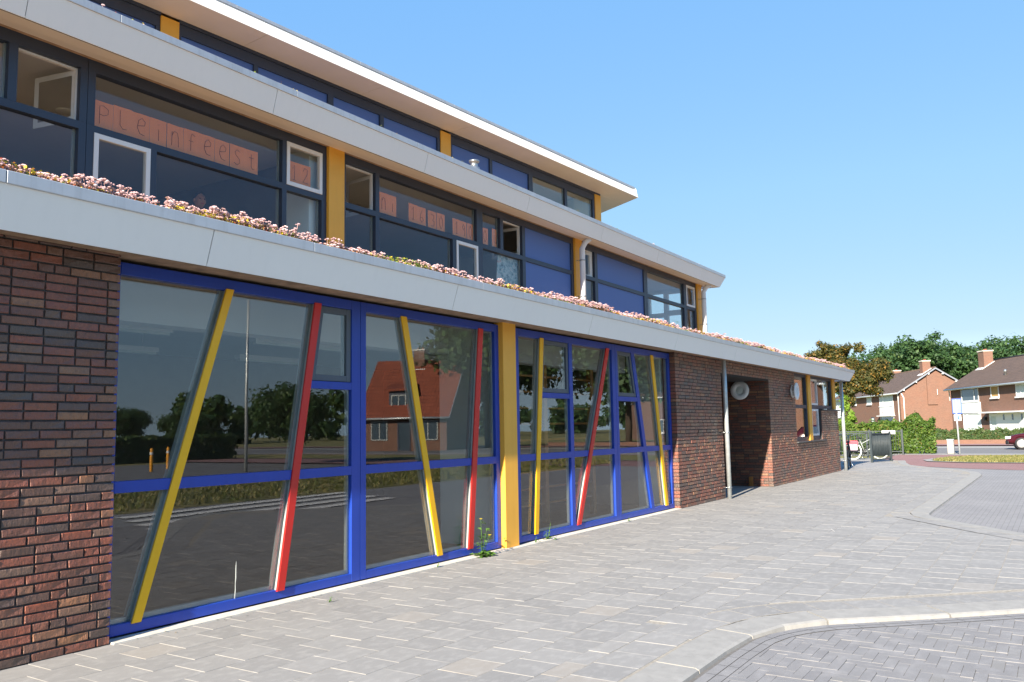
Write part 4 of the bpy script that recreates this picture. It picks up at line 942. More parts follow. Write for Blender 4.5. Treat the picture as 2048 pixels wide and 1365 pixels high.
sedum('sedum_roof', 1.5, 27.4, -.37, 3.035, .5, 5600, 110000, 21, 'pink flowering stonecrop with yellow and red mats along the lowest roof edge')
sedum('sedum_roof', 4.0, 24.2, 2.58, 5.925, .6, 700, 4000, 22, 'sparse pink stonecrop along the middle roof edge', .55)

# ------------------------------------------------------------------ foliage generators
def leaves(clumps, n, size, seed, shell=.35, droop=0, flat=.5):
    """clumps (m,4): centre and radius -> leaf quads"""
    g = np.random.default_rng(seed); C = np.asarray(clumps, float); wt = C[:, 3] ** 2; k = g.choice(len(C), n, p=wt / wt.sum())
    d = g.normal(0, 1, (n, 3)); d /= np.linalg.norm(d, axis=1, keepdims=True)
    rr = C[k, 3] * (1 - shell * g.random(n) ** 1.2 + .20 * g.normal(0, 1, n)); P = C[k, :3] + d * rr[:, None] * np.array([1, 1, .85])
    nr = d + g.normal(0, .55, (n, 3)); nr[:, 2] += flat; nr /= np.linalg.norm(nr, axis=1, keepdims=True)
    t = np.cross(nr, g.normal(0, 1, (n, 3))); t /= np.linalg.norm(t, axis=1, keepdims=True) + 1e-9; b = np.cross(nr, t); b[:, 2] -= droop
    s = size * g.uniform(.6, 1.35, n)[:, None]
    V = np.stack([P - t * s, P + b * s * .62, P + t * s, P - b * s * .62], 1)
    return V.reshape(-1, 3), np.arange(n * 4).reshape(-1, 4), np.clip(g.random(n) * .8 + .2 * g.random(len(C))[k], 0, .999)
def crown_clumps(c, rx, ry, rz, m, seed, lo=.22, hi=.42):
    g = np.random.default_rng(seed); d = g.normal(0, 1, (m, 3)); d /= np.linalg.norm(d, axis=1, keepdims=True)
    q = g.uniform(.25, .90, m)[:, None]; P = np.array(c) + d * q * np.array([rx, ry, rz]); r_ = g.uniform(lo, hi, m) * min(rx, ry, rz)
    return np.c_[P, r_]
def tree(name, label, loc, h, rx, rz, leaf, n, size, seed, m=34, cat='tree', group=None, droop=0, trunk=.18, lobes=None, flat=.5):
    o = thing(name, label, cat, loc, 0, group)
    cz = h - rz
    cl = crown_clumps((0, 0, cz), rx, rx, rz, m, seed) if lobes is None else np.concatenate([crown_clumps(c[:3], c[3], c[3], c[4], c[5], seed + i) for i, c in enumerate(lobes)])
    V, F, A = leaves(cl, n, size, seed + 1, .5, droop, flat); npobj('crown', V, F, leaf, o, A)
    g = random.Random(seed); T = [([(0, 0, -.1), (.05, .03, cz * .5), (0, 0, cz), (0, 0, h - rz * .5)], [trunk, trunk * .8, trunk * .55, trunk * .2])]
    for i in range(0, len(cl), max(1, len(cl) // 12)):
        c = cl[i]; T.append(([(0, 0, cz * g.uniform(.6, 1.0)), (c[0] * .5, c[1] * .5, (cz + c[2]) / 2), tuple(c[:3])], [trunk * .35, trunk * .22, trunk * .08]))
    tubes('trunk', T, 'bark', o, 6); return o
def hedge(name, label, path, wd, hfun, leaf, dens, size, seed, zb=-.05):
    """path: list of xy; hfun(s,t)->height"""
    g = np.random.default_rng(seed); P = np.array(path, float); seg = np.linalg.norm(np.diff(P, axis=0), axis=1); Lt = seg.sum(); n = int(dens * Lt)
    cum = np.r_[0, np.cumsum(seg)]; t = g.uniform(-.15, Lt + .15, n); i = np.clip(np.searchsorted(cum, t) - 1, 0, len(seg) - 1); d = (P[i + 1] - P[i]) / seg[i][:, None]; q = P[i] + d * (t - cum[i])[:, None]; nn = np.c_[-d[:, 1], d[:, 0]]
    Hh = np.array([hfun(a) for a in q]) + .05 * np.sin(t * 5.3 + seed) + .035 * np.sin(t * 13 + 2 * seed); Hh += np.where(g.random(n) < .06, g.uniform(0, .16, n), 0)
    top = g.random(n) < .28; u = g.random(n); z = zb + (Hh - zb) * np.where(top, 1 - .10 * g.random(n) ** 2, u)
    bulge = 1 + .18 * np.sin(t * 4.1 + z * 5 + seed) + .12 * np.sin(t * 9.7 - z * 8); off = np.where(top, g.uniform(-1, 1, n), np.sign(g.random(n) - .5) * (1 - .35 * g.random(n) ** 1.6) * bulge) * wd / 2
    end = (t < .1) | (t > Lt - .1); off = np.where(end, g.uniform(-1, 1, n) * wd / 2, off)
    C = np.c_[q + nn * off[:, None], z] + g.normal(0, .02, (n, 3)); nr = np.c_[nn * np.sign(off)[:, None], np.where(top, 1.4, .35)] + g.normal(0, .55, (n, 3)); nr /= np.linalg.norm(nr, axis=1, keepdims=True)
    tt = np.cross(nr, g.normal(0, 1, (n, 3))); tt /= np.linalg.norm(tt, axis=1, keepdims=True) + 1e-9; bb = np.cross(nr, tt); sz = size * g.uniform(.6, 1.35, n)[:, None]
    V = np.stack([C - tt * sz, C + bb * sz * .6, C + tt * sz, C - bb * sz * .6], 1).reshape(-1, 3); F = np.arange(n * 4).reshape(-1, 4)
    A = np.clip(.5 + .18 * np.sin(t * 6.1 + z * 4) + g.normal(0, .24, n), 0, .999)
    o = npobj(name, V, F, leaf, None, A); tag(o, label, 'hedge'); 
    T = []
    for i in range(len(P) - 1):
        for j in range(int(np.linalg.norm(P[i + 1] - P[i]) / .3)):
            q = P[i] + (P[i + 1] - P[i]) * (j * .3 / np.linalg.norm(P[i + 1] - P[i])); T.append(([(q[0], q[1], -.1), (q[0] + g.normal(0, .08), q[1] + g.normal(0, .08), hfun(q) * .75)], [.02, .006]))
    tag(tubes('stems', T, 'bark', o, 4), kind='stuff')
    return o
def hA(q):
    x, y = q; b = 1.25 if y > 2.2 else 1.42
    for yc, hh, s in ((.15, 1.76, .55), (-.85, 1.76, .42)): b = max(b, hh - abs((y - yc) / s) ** 1.5 * .45)
    return b
hedge('beech_hedge', 'tall bright green hedge with two peaks beside the cycle path', [(44.7, 6.5), (44.6, 2.5), (44.6, -.55)], .75, hA, 'leaf_hedge', 3600, .06, 31)
hedge('beech_hedge', 'long green hedge behind the dark railing and bicycles', [(43.6, 9.0), (43.4, 1.2)], .5, lambda q: 1.34 + .05 * math.sin(q[1] * 3), 'leaf_hedge', 2800, .06, 33)
hedge('garden_hedge', 'low dark green garden hedge on a brick kerb behind the red car', [(61.6, 3.0), (61.6, -4.6)], .7, lambda q: .80, 'leaf_low', 2200, .07, 35, .1)
gw = box('garden_wall', 61.0, 61.22, -30, 1.5, -.05, .24, 'hbrick'); tag(gw, 'low brick garden wall under the dark hedge behind the red car', 'wall')
tree('maple_tree', 'brown and olive leaved tree rising behind the end of the school roof', (76, 9.6, -.1), 9.3, 3.6, 3.3, 'leaf_brown', 34000, .105, 51,
     lobes=[(-.3, .2, 6.0, 2.5, 2.1, 34), (.3, 2.2, 6.5, 1.7, 1.45, 20), (.2, -2.2, 5.4, 2.1, 1.8, 26), (0, 1.2, 7.5, 1.5, 1.3, 16), (-.2, -1.0, 4.3, 2.2, 1.5, 20), (.1, -.4, 7.0, 1.9, 1.4, 18)])
tree('young_tree', 'slim bright green young tree above the hedge in front of the brick terrace', (52, 4.7, -.1), 3.35, .55, 1.25, 'leaf_young', 2600, .075, 53, 20, trunk=.04, lobes=[(0, 0, 1.7, .62, .55, 10), (0, .05, 2.4, .42, .6, 10), (.03, .1, 3.0, .24, .38, 6)])
tree('blue_conifer', 'small dark blue conifer left of the bright young tree', (53, 5.75, -.1), 2.0, .55, .9, 'leaf_blue', 2200, .07, 55, 18, trunk=.05)
# woodland behind the houses: one mass
g = np.random.default_rng(61); cl = []
prof = [(1700, 700), (1745, 688), (1790, 676), (1830, 664), (1870, 650), (1905, 655), (1940, 668), (1985, 672), (2048, 668), (2120, 664), (2250, 660)]
for k in range(70):
    px = 1690 + (k + g.random()) * 8; top = np.interp(px, [p[0] for p in prof], [p[1] for p in prof]); D = g.uniform(150, 200)
    if k % 3 == 0: D = 150 + 12 * g.random()
    hd = yaw + math.atan((px - 1024) / 1682); x, y = D * math.sin(hd), -5.7 + D * math.cos(hd)
    hor = 872.5 - .01806 * px; zt = 1.454 + (hor - top) / 1682 * D * math.cos(hd - yaw) * 1.0 + g.uniform(-2.6, .4); r_ = g.uniform(3.2, 5.2)
    cl.append(crown_clumps((x, y, zt - r_ * 1.05), r_, r_, r_ * 1.05, 30, 600 + k, .16, .34))
    cl.append(crown_clumps((x, y, zt - r_ * 2.6), r_ * 1.1, r_ * 1.1, r_ * 1.5, 18, 700 + k, .22, .40))
V, F, A = leaves(np.concatenate(cl), 300000, .27, 62, .55, 0, .6)
wl = tag(npobj('woodland', V, F, 'leaf_dark', None, A), 'dense dark green wood rising behind the brick houses', 'wood', None, 'stuff')

cl = [crown_clumps((x + g.normal(0, 3), -95 - 25 * g.random(), 3.0 + g.random() * 2.2), 5.5, 5.5, 4.2, 10, 900 + k, .3, .45) for k, x in enumerate(np.arange(-90, 330, 7.0))]
V, F, A = leaves(np.concatenate(cl), 42000, .62, 64, .45, 0, .6)
tag(npobj('woodland', V, F, 'leaf_dark', None, A), 'low dark line of trees far across the road, mirrored in the windows', 'wood', None, 'stuff')

# ------------------------------------------------------------------ houses
def opening(o, x0, x1, z0, z1, nm='window', frame='white', parts=(), glass='carglass', sill=True, mid=None, wf=.09):
    fr = multi(nm, [(x0, x0 + wf, -.02, .05, z0, z1), (x1 - wf, x1, -.02, .05, z0, z1), (x0 + wf, x1 - wf, -.02, .049, z0, z0 + wf), (x0 + wf, x1 - wf, -.02, .049, z1 - wf, z1)] + ([(mid - wf / 2, mid + wf / 2, -.02, .048, z0 + wf, z1 - wf)] if mid else []), frame, o)
    if mid:
        box('pane', x0 + wf, mid - wf / 2, -.03, .012, z0 + wf, z1 - wf, glass, fr); box('pane', mid + wf / 2, x1 - wf, -.03, .013, z0 + wf, z1 - wf, glass, fr)
    else: box('pane', x0 + wf, x1 - wf, -.03, .012, z0 + wf, z1 - wf, glass, fr)
    if sill: box('sill', x0 - .08, x1 + .08, .051, .14, z0 - .12, z0, 'white', fr)
    return fr
def house(name, label, loc, rz, L, W, eave, ridge, roofm, chim, wins, group=None):
    o = thing(name, label, 'house', loc, rz, group); h = W / 2
    pyobj('wall', [(0, 0, -.3), (L, 0, -.3), (L, -W, -.3), (0, -W, -.3), (0, 0, eave), (L, 0, eave), (L, -W, eave), (0, -W, eave), (0, -h, ridge - .12), (L, -h, ridge - .12)],
          [(0, 1, 5, 4), (2, 3, 7, 6), (3, 0, 4, 8, 7), (1, 2, 6, 9, 5)], 'hbrick', o)
    ov, t = .45, .16; sl = (ridge - eave) / h
    rf = None
    for s in (1, -1):
        ye = ov if s == 1 else -W - ov; ze = eave - ov * sl
        P = [(x, y, z + d) for x in (-.35, L + .35) for (y, z) in ((ye, ze), (-h, ridge)) for d in (0, t)]
        q = hexa('roof', P, roofm, o)
        rf = rf or q
        tube('gutter', [(-.35, ye + s * .05, ze + .03), (L + .35, ye + s * .05, ze + .03)], .09, 'zinc', q, 8)
        for x in (-.38, L + .38): hexa('verge', [(x + a, y, z + d) for a in (-.03, .03) for (y, z) in ((ye, ze - .05), (-h, ridge - .05)) for d in (0, .17)], 'signback', q)
        for k in range(3):
            yy = ye + (-h - ye) * (k + .55) / 3.1; zz = ze + (ridge - ze) * (k + .55) / 3.1; box('purlin_end', -.40, -.02, yy - .06, yy + .06, zz - .18, zz - .02, 'white', q)
    tube('ridge_cap', [(-.35, -h, ridge + t - .03), (L + .35, -h, ridge + t - .03)], .11, roofm, rf, 8)
    for (cx, cy, ct, cw) in chim:
        c = multi('chimney', [(cx - cw, cx + cw, cy - .45, cy + .45, ridge - 1.4, ct)], 'hbrick', o); box('chimney_cap', cx - cw - .06, cx + cw + .06, cy - .51, cy + .51, ct, ct + .12, 'concrete', c)
        hexa('flashing', [(x, y, z) for x in (cx - cw - .15, cx + cw + .15) for (y, zz) in ((cy - .5, 0), (cy + .75, 0)) for z in ((ridge + t - abs(y + h) * sl + .03), (ridge + t - abs(y + h) * sl + .08))], 'white', c)
        for q in (-.2, .2): lathe('chimney_pot', [(.09, 0), (.08, .16)], 'roof_red', c, 10, 'z', (cx + q, cy, ct + .12))
    wins(o); return o
def winsA(o):
    for x in (2.35, 21.9):
        opening(o, x, x + 4.75, 3.55, 5.0, mid=x + 3.55, glass='curtain'); box('panel', x - .05, x + 4.75, 0, .09, 2.38, 3.42, 'white', o); opening(o, x + .05, x + 4.7, .6, 2.25, mid=x + 3.3); box('canopy', x - .3, x + 5.0, 0, .45, 2.26, 2.37, 'white', o)
    pl = box('wall_emblem', 6.0, 6.02, .0905, .094, 2.95, 3.0, 'white', o)
    for k, (x, s) in enumerate(((6.15, .34), (5.2, .24), (4.55, .17))):      # bird-like swallow motifs on the white panel
        for j, m_ in enumerate(('signblue', 'red')):
            zz = 2.92 + (.5 - j) * s * .9
            pyobj('emblem', [(x + s * .5, .096, zz - s * .45), (x - s * .55, .096, zz), (x + s * .5, .096, zz + s * .45), (x + s * .05, .096, zz), (x + s * .5, .093, zz - s * .45), (x - s * .55, .093, zz), (x + s * .5, .093, zz + s * .45), (x + s * .05, .093, zz)], [(0, 1, 3), (1, 2, 3), (4, 7, 5), (5, 7, 6)], m_, o)
    opening(o, 10.15, 12.0, 3.9, 5.0, glass='curtain'); opening(o, 16.45, 18.5, 3.95, 5.05, glass='curtain'); opening(o, 9.5, 10.6, .1, 2.2, 'door', 'slate', sill=False, glass='curtain')
    tube('downpipe', [(-.05, .3, 4.9), (.35, .12, 4.4), (.35, .12, 0)], .06, 'white', o, 8); tube('downpipe', [(-.12, -.1, 4.9), (-.12, -.35, 4.4), (-.12, -.35, 0)], .06, 'white', o, 8)
    bx = box('meter_box', -.14, -.01, -4.25, -3.85, 4.65, 5.3, 'white', o); box('buttress', -.16, -.01, -4.2, -3.1, 3.5, 7.05, 'hbrick', o); box('gate', -.1, -.02, -9.2, -8.1, -.1, 1.9, 'bark', o)
PA = (108.88, 9.94, -.1); PB = (97.57, 3.51, -.1); HR = R(27.7)
house('terrace_house', 'brick terrace with brown roof and gable end facing the school, left one', PA, HR, 26, 8.2, 5.15, 7.75, 'roof_brown', [(.75, -3.35, 8.65, .45), (13.5, -4.5, 8.3, .4)], winsA, 'brick terraces behind the hedge')
def winsB(o):
    L = 30
    X = lambda a: L + a
    opening(o, X(-6.25), X(-2.5), 3.42, 4.72, mid=X(-5.3), glass='carglass'); box('panel', X(-6.5), X(-2.42), 0, .10, 2.28, 3.30, 'white', o)
    opening(o, X(-6.4), X(-2.6), .4, 2.25, mid=X(-3.5), glass='curtain'); opening(o, X(-10.3), X(-8.75), 3.62, 4.68, glass='blind'); opening(o, X(-15.2), X(-13.4), 3.56, 4.66, glass='curtain', mid=X(-14.2))
    box('canopy', X(-15.5), X(-7.7), 0, .8, 2.20, 2.33, 'white', o); opening(o, X(-9.7), X(-8.15), -.05, 2.15, 'door', 'white', sill=False, glass='curtain', wf=.25)
    gd = box('garage_door', X(-15.3), X(-9.75), 0, .08, 0, 2.19, 'white', o)
    for x in (-11.0, -12.6, -14.2): box('slot_window', X(x) - .12, X(x) + .12, .081, .10, 1.55, 2.05, 'carglass', gd)
    box('wall_lamp', X(-7.6), X(-7.35), 0, .2, 1.55, 1.85, 'black', o)
    tube('downpipe', [(L - .2, .25, 4.7), (L + .12, .08, 4.3), (L + .12, .08, 3.6)], .06, 'white', o, 8)
    lathe('roof_vent', [(.12, 5.3), (.10, 5.9), (.16, 5.92), (.10, 6.15), (.0, 6.2)], 'steel', o, 12, 'z', (X(-9.85), -.9, 0))
house('terrace_house', 'brick terrace with white panels and brown roof behind the red car, right one', (PB[0] - 30 * math.cos(HR), PB[1] - 30 * math.sin(HR), -.1), HR, 30, 8.2, 4.95, 7.5, 'roof_brown', [(28.9, -3.2, 8.5, .62)], winsB, 'brick terraces behind the hedge')
def winsC(o):
    opening(o, 2, 3.6, .8, 2.3, mid=2.8); opening(o, 8, 9.8, .8, 2.3, mid=8.9); opening(o, 5.2, 6.3, 0, 2.2, 'door', 'slate', sill=False)
    d = box('dormer', 4.2, 6.2, -2.6, -.5, 3.0, 4.6, 'white', o); opening(o, 4.4, 6.0, 3.2, 4.3, sill=False).location = (0, -.46, 0); hexa('dormer_roof', [(x, y, z) for x in (4.0, 6.4) for (y, zz) in ((-3.2, 5.4), (-.2, 4.6)) for z in (zz, zz + .15)], 'roof_red', d)
def winsD(o):
    opening(o, .7, 2.1, .8, 2.3, frame='bead', sill=False, mid=1.4); opening(o, 4.6, 6.1, .8, 2.3, frame='bead', sill=False, mid=5.3); opening(o, 2.9, 3.9, 0, 2.2, 'door', 'slate', sill=False)
    d = box('dormer', 2.0, 3.6, -2.6, -.5, 3.0, 4.6, 'slate', o); opening(o, 2.2, 3.4, 3.2, 4.3, frame='bead', sill=False, mid=2.8).location = (0, -.46, 0); hexa('dormer_roof', [(x, y, z) for x in (1.7, 3.9) for (y, zz) in ((-3.2, 5.4), (-.2, 4.6)) for z in (zz, zz + .15)], 'roof_red', d)
house('farm_house', 'brick house with red tiled roof and dormer mirrored in the second blue window', (48.6, -39.3, -.1), R(70), 6.8, 8, 2.9, 7.0, 'roof_red', [(3.4, -4, 8.0, .45)], winsD)
house('farm_house', 'brown roofed brick house mirrored in the far right window', (88, -34, -.1), R(60), 14, 8, 5, 7.6, 'roof_brown', [(1, -4, 8.6, .45)], winsC)
house('farm_house', 'low dark roofed house mirrored in the first blue window', (24, -70, -.1), R(175), 22, 8, 2.6, 5.6, 'roof_brown', [(4, -4, 6.4, .45)], winsC)

# ------------------------------------------------------------------ what the windows mirror
base = tree('street_tree', 'tall drooping tree mirrored in the second blue window front', (64, -24, -.1), 13, 5.5, 5.6, 'leaf_dark', 15000, .26, 71, 46, trunk=.3)
def copytree(o, loc, rz, s, label):
    c = o.copy(); COL.objects.link(c); c.location = loc; c.rotation_euler = (0, 0, rz); c.scale = (s, s, s); c['label'] = label; c['group'] = 'trees across the road seen as reflections'
    for ch in list(o.children):
        k = ch.copy(); COL.objects.link(k); k.parent = c
base['group'] = 'trees across the road seen as reflections'
for loc, a, s, lab in (((72, -19, -.1), 1.2, .95, 'dark tree right of the drooping tree in the window reflection'), ((58, -34, -.1), 2.5, 1.05, 'dark tree left of the drooping tree in the window reflection'), ((36, -44, -.1), .6, .28, 'round tree left of the red roofed house in the reflection'),
                       ((28.3, -25, -.1), 3.1, .34, 'small tree beside the lamp post in the reflection'), ((46, -66, -.1), 4.0, .36, 'tree behind the red roofed house in the reflection'), ((20, -58, -.1), 5.0, .33, 'bushy tree over the dark roof in the left pane reflection'), ((12, -62, -.1), 5.6, .34, 'bushy tree at the far left of the left pane reflection'), ((29, -55, -.1), 2.2, .3, 'tree middle left in the left pane reflection')):
    copytree(base, loc, a, s, lab)
hedge('street_hedge', 'dark hedge across the road mirrored in the blue windows', [(14, -38.5), (34, -36.5)], .9, lambda q: 1.3, 'leaf_low', 700, .13, 73)
tree('poplar_tree', 'narrow dark poplar mirrored in the first blue pane', (26.5, -60, -.1), 9.5, 1.0, 3.6, 'leaf_dark', 3500, .2, 75, 22)
lp = thing('lamp_post', 'slim grey street lamp mirrored in the first blue window', 'street lamp', (22.8, -21.6, -.08))
tube('pole', [(0, 0, 0), (0, 0, 3), (0, 0, 7.6)], [.07, .06, .04], 'zinc', lp, 10); tube('arm', [(0, 0, 7.6), (-.3, 0, 7.8), (-.7, 0, 7.85)], .03, 'zinc', lp, 8); box('lamp_head', -1.2, -.65, -.11, .11, 7.78, 7.92, 'steel', lp, .02)
for k, (x, y) in enumerate(((21.7, -26.2), (23.6, -27.8))):
    o = thing('bollard', ['yellow bollard mirrored left of the yellow bar, nearer one', 'yellow bollard mirrored left of the yellow bar, farther one'][k], 'bollard', (x, y, -.08), 0, 'yellow bollards across the road')
    lathe('post', [(.07, 0), (.07, .9), (.05, .96), (0, .97)], 'amber', o, 14); lathe('band', [(.074, .7), (.074, .8)], 'white', o, 14)

# ------------------------------------------------------------------ railing and gate
def railing(name, label, p0, p1, h=1.02, step=.115, posts=2, cat='fence', mesh=True):
    a, b = Vector(p0), Vector(p1); d = b - a; L = d.length; ang = math.atan2(d.y, d.x)
    o = thing(name, label, cat, (a.x, a.y, 0), ang)
    for k in range(posts + 1): box('post', L * k / posts - .035, L * k / posts + .035, -.035, .035, -.05, h + .05, 'iron', o, .004)
    for z in (.10, h - .03): box('rail', .03, L - .03, -.02, .02, z - .02, z + .02, 'iron', o)
    n = int(L / step); tag(tubes('bar', [([((i + .5) * L / n, 0, .1), ((i + .5) * L / n, 0, h - .03)], .010) for i in range(n)], 'iron', o, 5), kind='stuff')
    return o
gate = railing('gate_leaf', 'dark green open gate leaf in front of the white wheeled bicycle', (32.92, .11), (34.35, -.31), 1.06, .10, 1, 'gate')
tag(tubes('mesh_bar', [([((i + .5) * 1.49 / 34, .03, .22), ((i + .5) * 1.49 / 34, .03, 1.03)], .0105) for i in range(34)] + [([(.04, .03, .14 + k * .11), (1.45, .03, .14 + k * .11)], .004) for k in range(8)], 'iron', gate, 4), kind='stuff')
railing('railing', 'dark railing behind the two bicycles, nearest to the school corner', (36.9, .95), (37.1, 4.4), 1.04, .09, 2)
fp = railing('railing', 'short dark railing with a white sign plate before the hedge', (42.25, .40), (42.3, 3.2), 1.06, .11, 2)
pl = box('sign_plate', .28, .85, -.045, -.03, .90, 1.06, 'white', fp)
pl.location = (0, .08, 0)

# ------------------------------------------------------------------ bicycles
def ring(c, r_, n=28): return [(c[0] + r_ * math.cos(2 * math.pi * k / n), c[1], c[2] + r_ * math.sin(2 * math.pi * k / n)) for k in range(n)]
def wheel(parent, loc, rz, rimmat, r_=.34):
    wl_ = bpy.data.objects.new('wheel', None); link(wl_, parent); wl_.location = loc; wl_.rotation_euler = (0, 0, rz)
    tube('tyre', ring((0, 0, 0), r_ - .018), .019, 'black' if rimmat != 'white' else 'curtain', wl_, 8, True); tube('rim', ring((0, 0, 0), r_ - .042), .011, rimmat, wl_, 6, True)
    T = []
    for k in range(18):
        a = k * math.pi / 9; s = .025 * (-1) ** k; T.append(([(0, s, 0), ((r_ - .045) * math.cos(a), 0, (r_ - .045) * math.sin(a))], .0016))
    tubes('spokes', T, 'steel', wl_, 4); tube('hub', [(0, -.05, 0), (0, .05, 0)], .022, 'steel', wl_, 8); return wl_
def bicycle(label, loc, rz, framem, rimm, steer, bag):
    o = thing('bicycle', label, 'bicycle', loc, rz, 'bicycles at the railing'); r_ = .34; ax = 1.08
    wheel(o, (0, 0, r_), 0, rimm); wheel(o, (ax, 0, r_), steer, rimm)
    bb = (.46, 0, .29); st = (.30, 0, .72); hd = (.86, 0, .86); hl = (.93, 0, .62)
    tubes('frame', [([bb, st], .016), ([st, (.28, 0, .80)], .014), ([bb, (.70, 0, .42), hl], .02), ([(.34, 0, .62), hd], .015), ([hd, hl], .019), ([(0, .045, r_), (.25, .03, .70)], .009), ([(0, -.045, r_), (.25, -.03, .70)], .009), ([(0, .045, r_), bb], .010), ([(0, -.045, r_), bb], .010)], framem, o, 8)
    tubes('fork', [([hl, (1.0, .05, .5), (ax, .05, r_)], .011), ([hl, (1.0, -.05, .5), (ax, -.05, r_)], .011)], framem, o, 8)
    tubes('handlebar', [([hd, (.83, 0, 1.02)], .012), ([(.68, .30, 1.0), (.78, .26, 1.06), (.84, .1, 1.04), (.84, -.1, 1.04), (.78, -.26, 1.06), (.68, -.30, 1.0)], .011)], 'steel', o, 8)
    tubes('grip', [([(.66, .30, .995), (.76, .27, 1.045)], .017), ([(.66, -.30, .995), (.76, -.27, 1.045)], .017)], 'black', o, 8)
    bm = bmesh.new(); bmesh.ops.create_icosphere(bm, subdivisions=2, radius=1)
    for v in bm.verts: q = v.co.copy(); v.co = (.26 + q.x * .14, q.y * (.09 - .05 * q.x), .84 + q.z * .035)
    me = bpy.data.meshes.new('saddle'); bm.to_mesh(me); bm.free(); me.materials.append(MT['black']); [setattr(p, 'use_smooth', True) for p in me.polygons]; link(bpy.data.objects.new('saddle', me), o)
    tubes('carrier', [([(.22, s * .06, .70), (-.02, s * .07, .71), (-.28, s * .07, .71)], .007) for s in (-1, 1)] + [([(0, s * .05, r_), (-.08, s * .07, .70)], .006) for s in (-1, 1)] + [([(-.28, -.07, .71), (-.28, .07, .71)], .007), ([(-.1, -.07, .71), (-.1, .07, .71)], .006)], 'black', o, 6)
    arc = [(-(.365) * math.cos(t), 0, r_ + .365 * math.sin(t)) for t in np.linspace(-.5, 2.2, 14)]; tube('mudguard', arc, .02, 'black', o, 6)
    arc = [(ax + .365 * math.cos(t), 0, r_ + .365 * math.sin(t)) for t in np.linspace(.5, 2.5, 12)]; tube('mudguard', arc, .018, 'black' if rimm != 'white' else 'bead', o, 6)
    ch = hexa('chain_case', [(x, y, z) for (x, zl, zh) in ((-.06, .28, .40), (.58, .20, .40)) for y in (.055, .075) for z in (zl, zh)], 'black', o, .01)
    tube('crank', [(.46, -.06, .29), (.46, .09, .29)], .013, 'steel', o, 8); box('pedal', .42, .50, .10, .19, .12, .145, 'black', o); box('pedal', .42, .50, -.19, -.10, .44, .465, 'black', o); tubes('crank_arm', [([(.46, .09, .29), (.46, .10, .13)], .01), ([(.46, -.06, .29), (.46, -.10, .45)], .01)], 'steel', o, 6)
    lathe('head_light', [(0, .0), (.04, .0), (.03, -.06), (0, -.07)], 'steel', o, 12, 'x', (.98, 0, .83)); box('rear_light', -.38, -.35, -.035, .035, .62, .68, 'red', o)
    tubes('stand', [([(.36, -.04, .27), (.24, -.16, .0)], .008)], 'steel', o, 6)
    if bag:
        for s in (-1, 1):
            pb = hexa('pannier_bag', [(x, y, z) for (x, dx) in ((-.28, .02), (.10, -.02)) for y in ((.075, .20) if s > 0 else (-.20, -.075)) for z in (.36, .70)], 'cloth', o, .03)
            hexa('bag_flap', [(x, y, z) for x in (-.30, .12) for y in ((.02, .21) if s > 0 else (-.21, -.02)) for z in ((.58, .745) if True else 0)], 'pink', o, .035)
    return o
bicycle('pale bicycle with pink pannier bags and white tyres behind the open gate leaf', (35.25, 1.18, 0), R(-52), 'bead', 'white', R(-38), True)
bicycle('black bicycle standing past the school corner behind the downpipe', (28.35, .02, 0), R(8), 'black', 'steel', R(5), False)

# ------------------------------------------------------------------ sign, bin, car
sg = thing('road_sign', 'parking sign seen from behind on a slim grey pole by the hedge', 'sign', (43.46, -1.79, -.07), R(80))
tube('pole', [(0, 0, 0), (.02, 0, 1.3), (.03, 0, 2.5)], [.038, .034, .030], 'zinc', sg, 10)
box('plate', -.18, .18, -.055, -.04, 1.87, 2.50, 'signback', sg, .004); box('plate_rim', -.20, .20, -.072, -.056, 1.84, 2.53, 'signblue', sg, .004)
box('plate', -.15, .15, -.055, -.04, 1.52, 1.80, 'white', sg, .004); box('sign_symbol', -.06, .06, -.039, -.036, 1.57, 1.76, 'signblue', sg)
bn = thing('waste_bin', 'pale grey square waste post left of the sign pole', 'bin', (44.07, -1.38, -.07)); box('body', -.14, .14, -.14, .14, 0, .62, 'kerb', bn, .015); box('lid', -.15, .15, -.15, .15, .622, .68, 'zinc', bn, .015); box('side_panel', -.155, -.141, -.10, .02, .05, .55, 'zinc', bn)
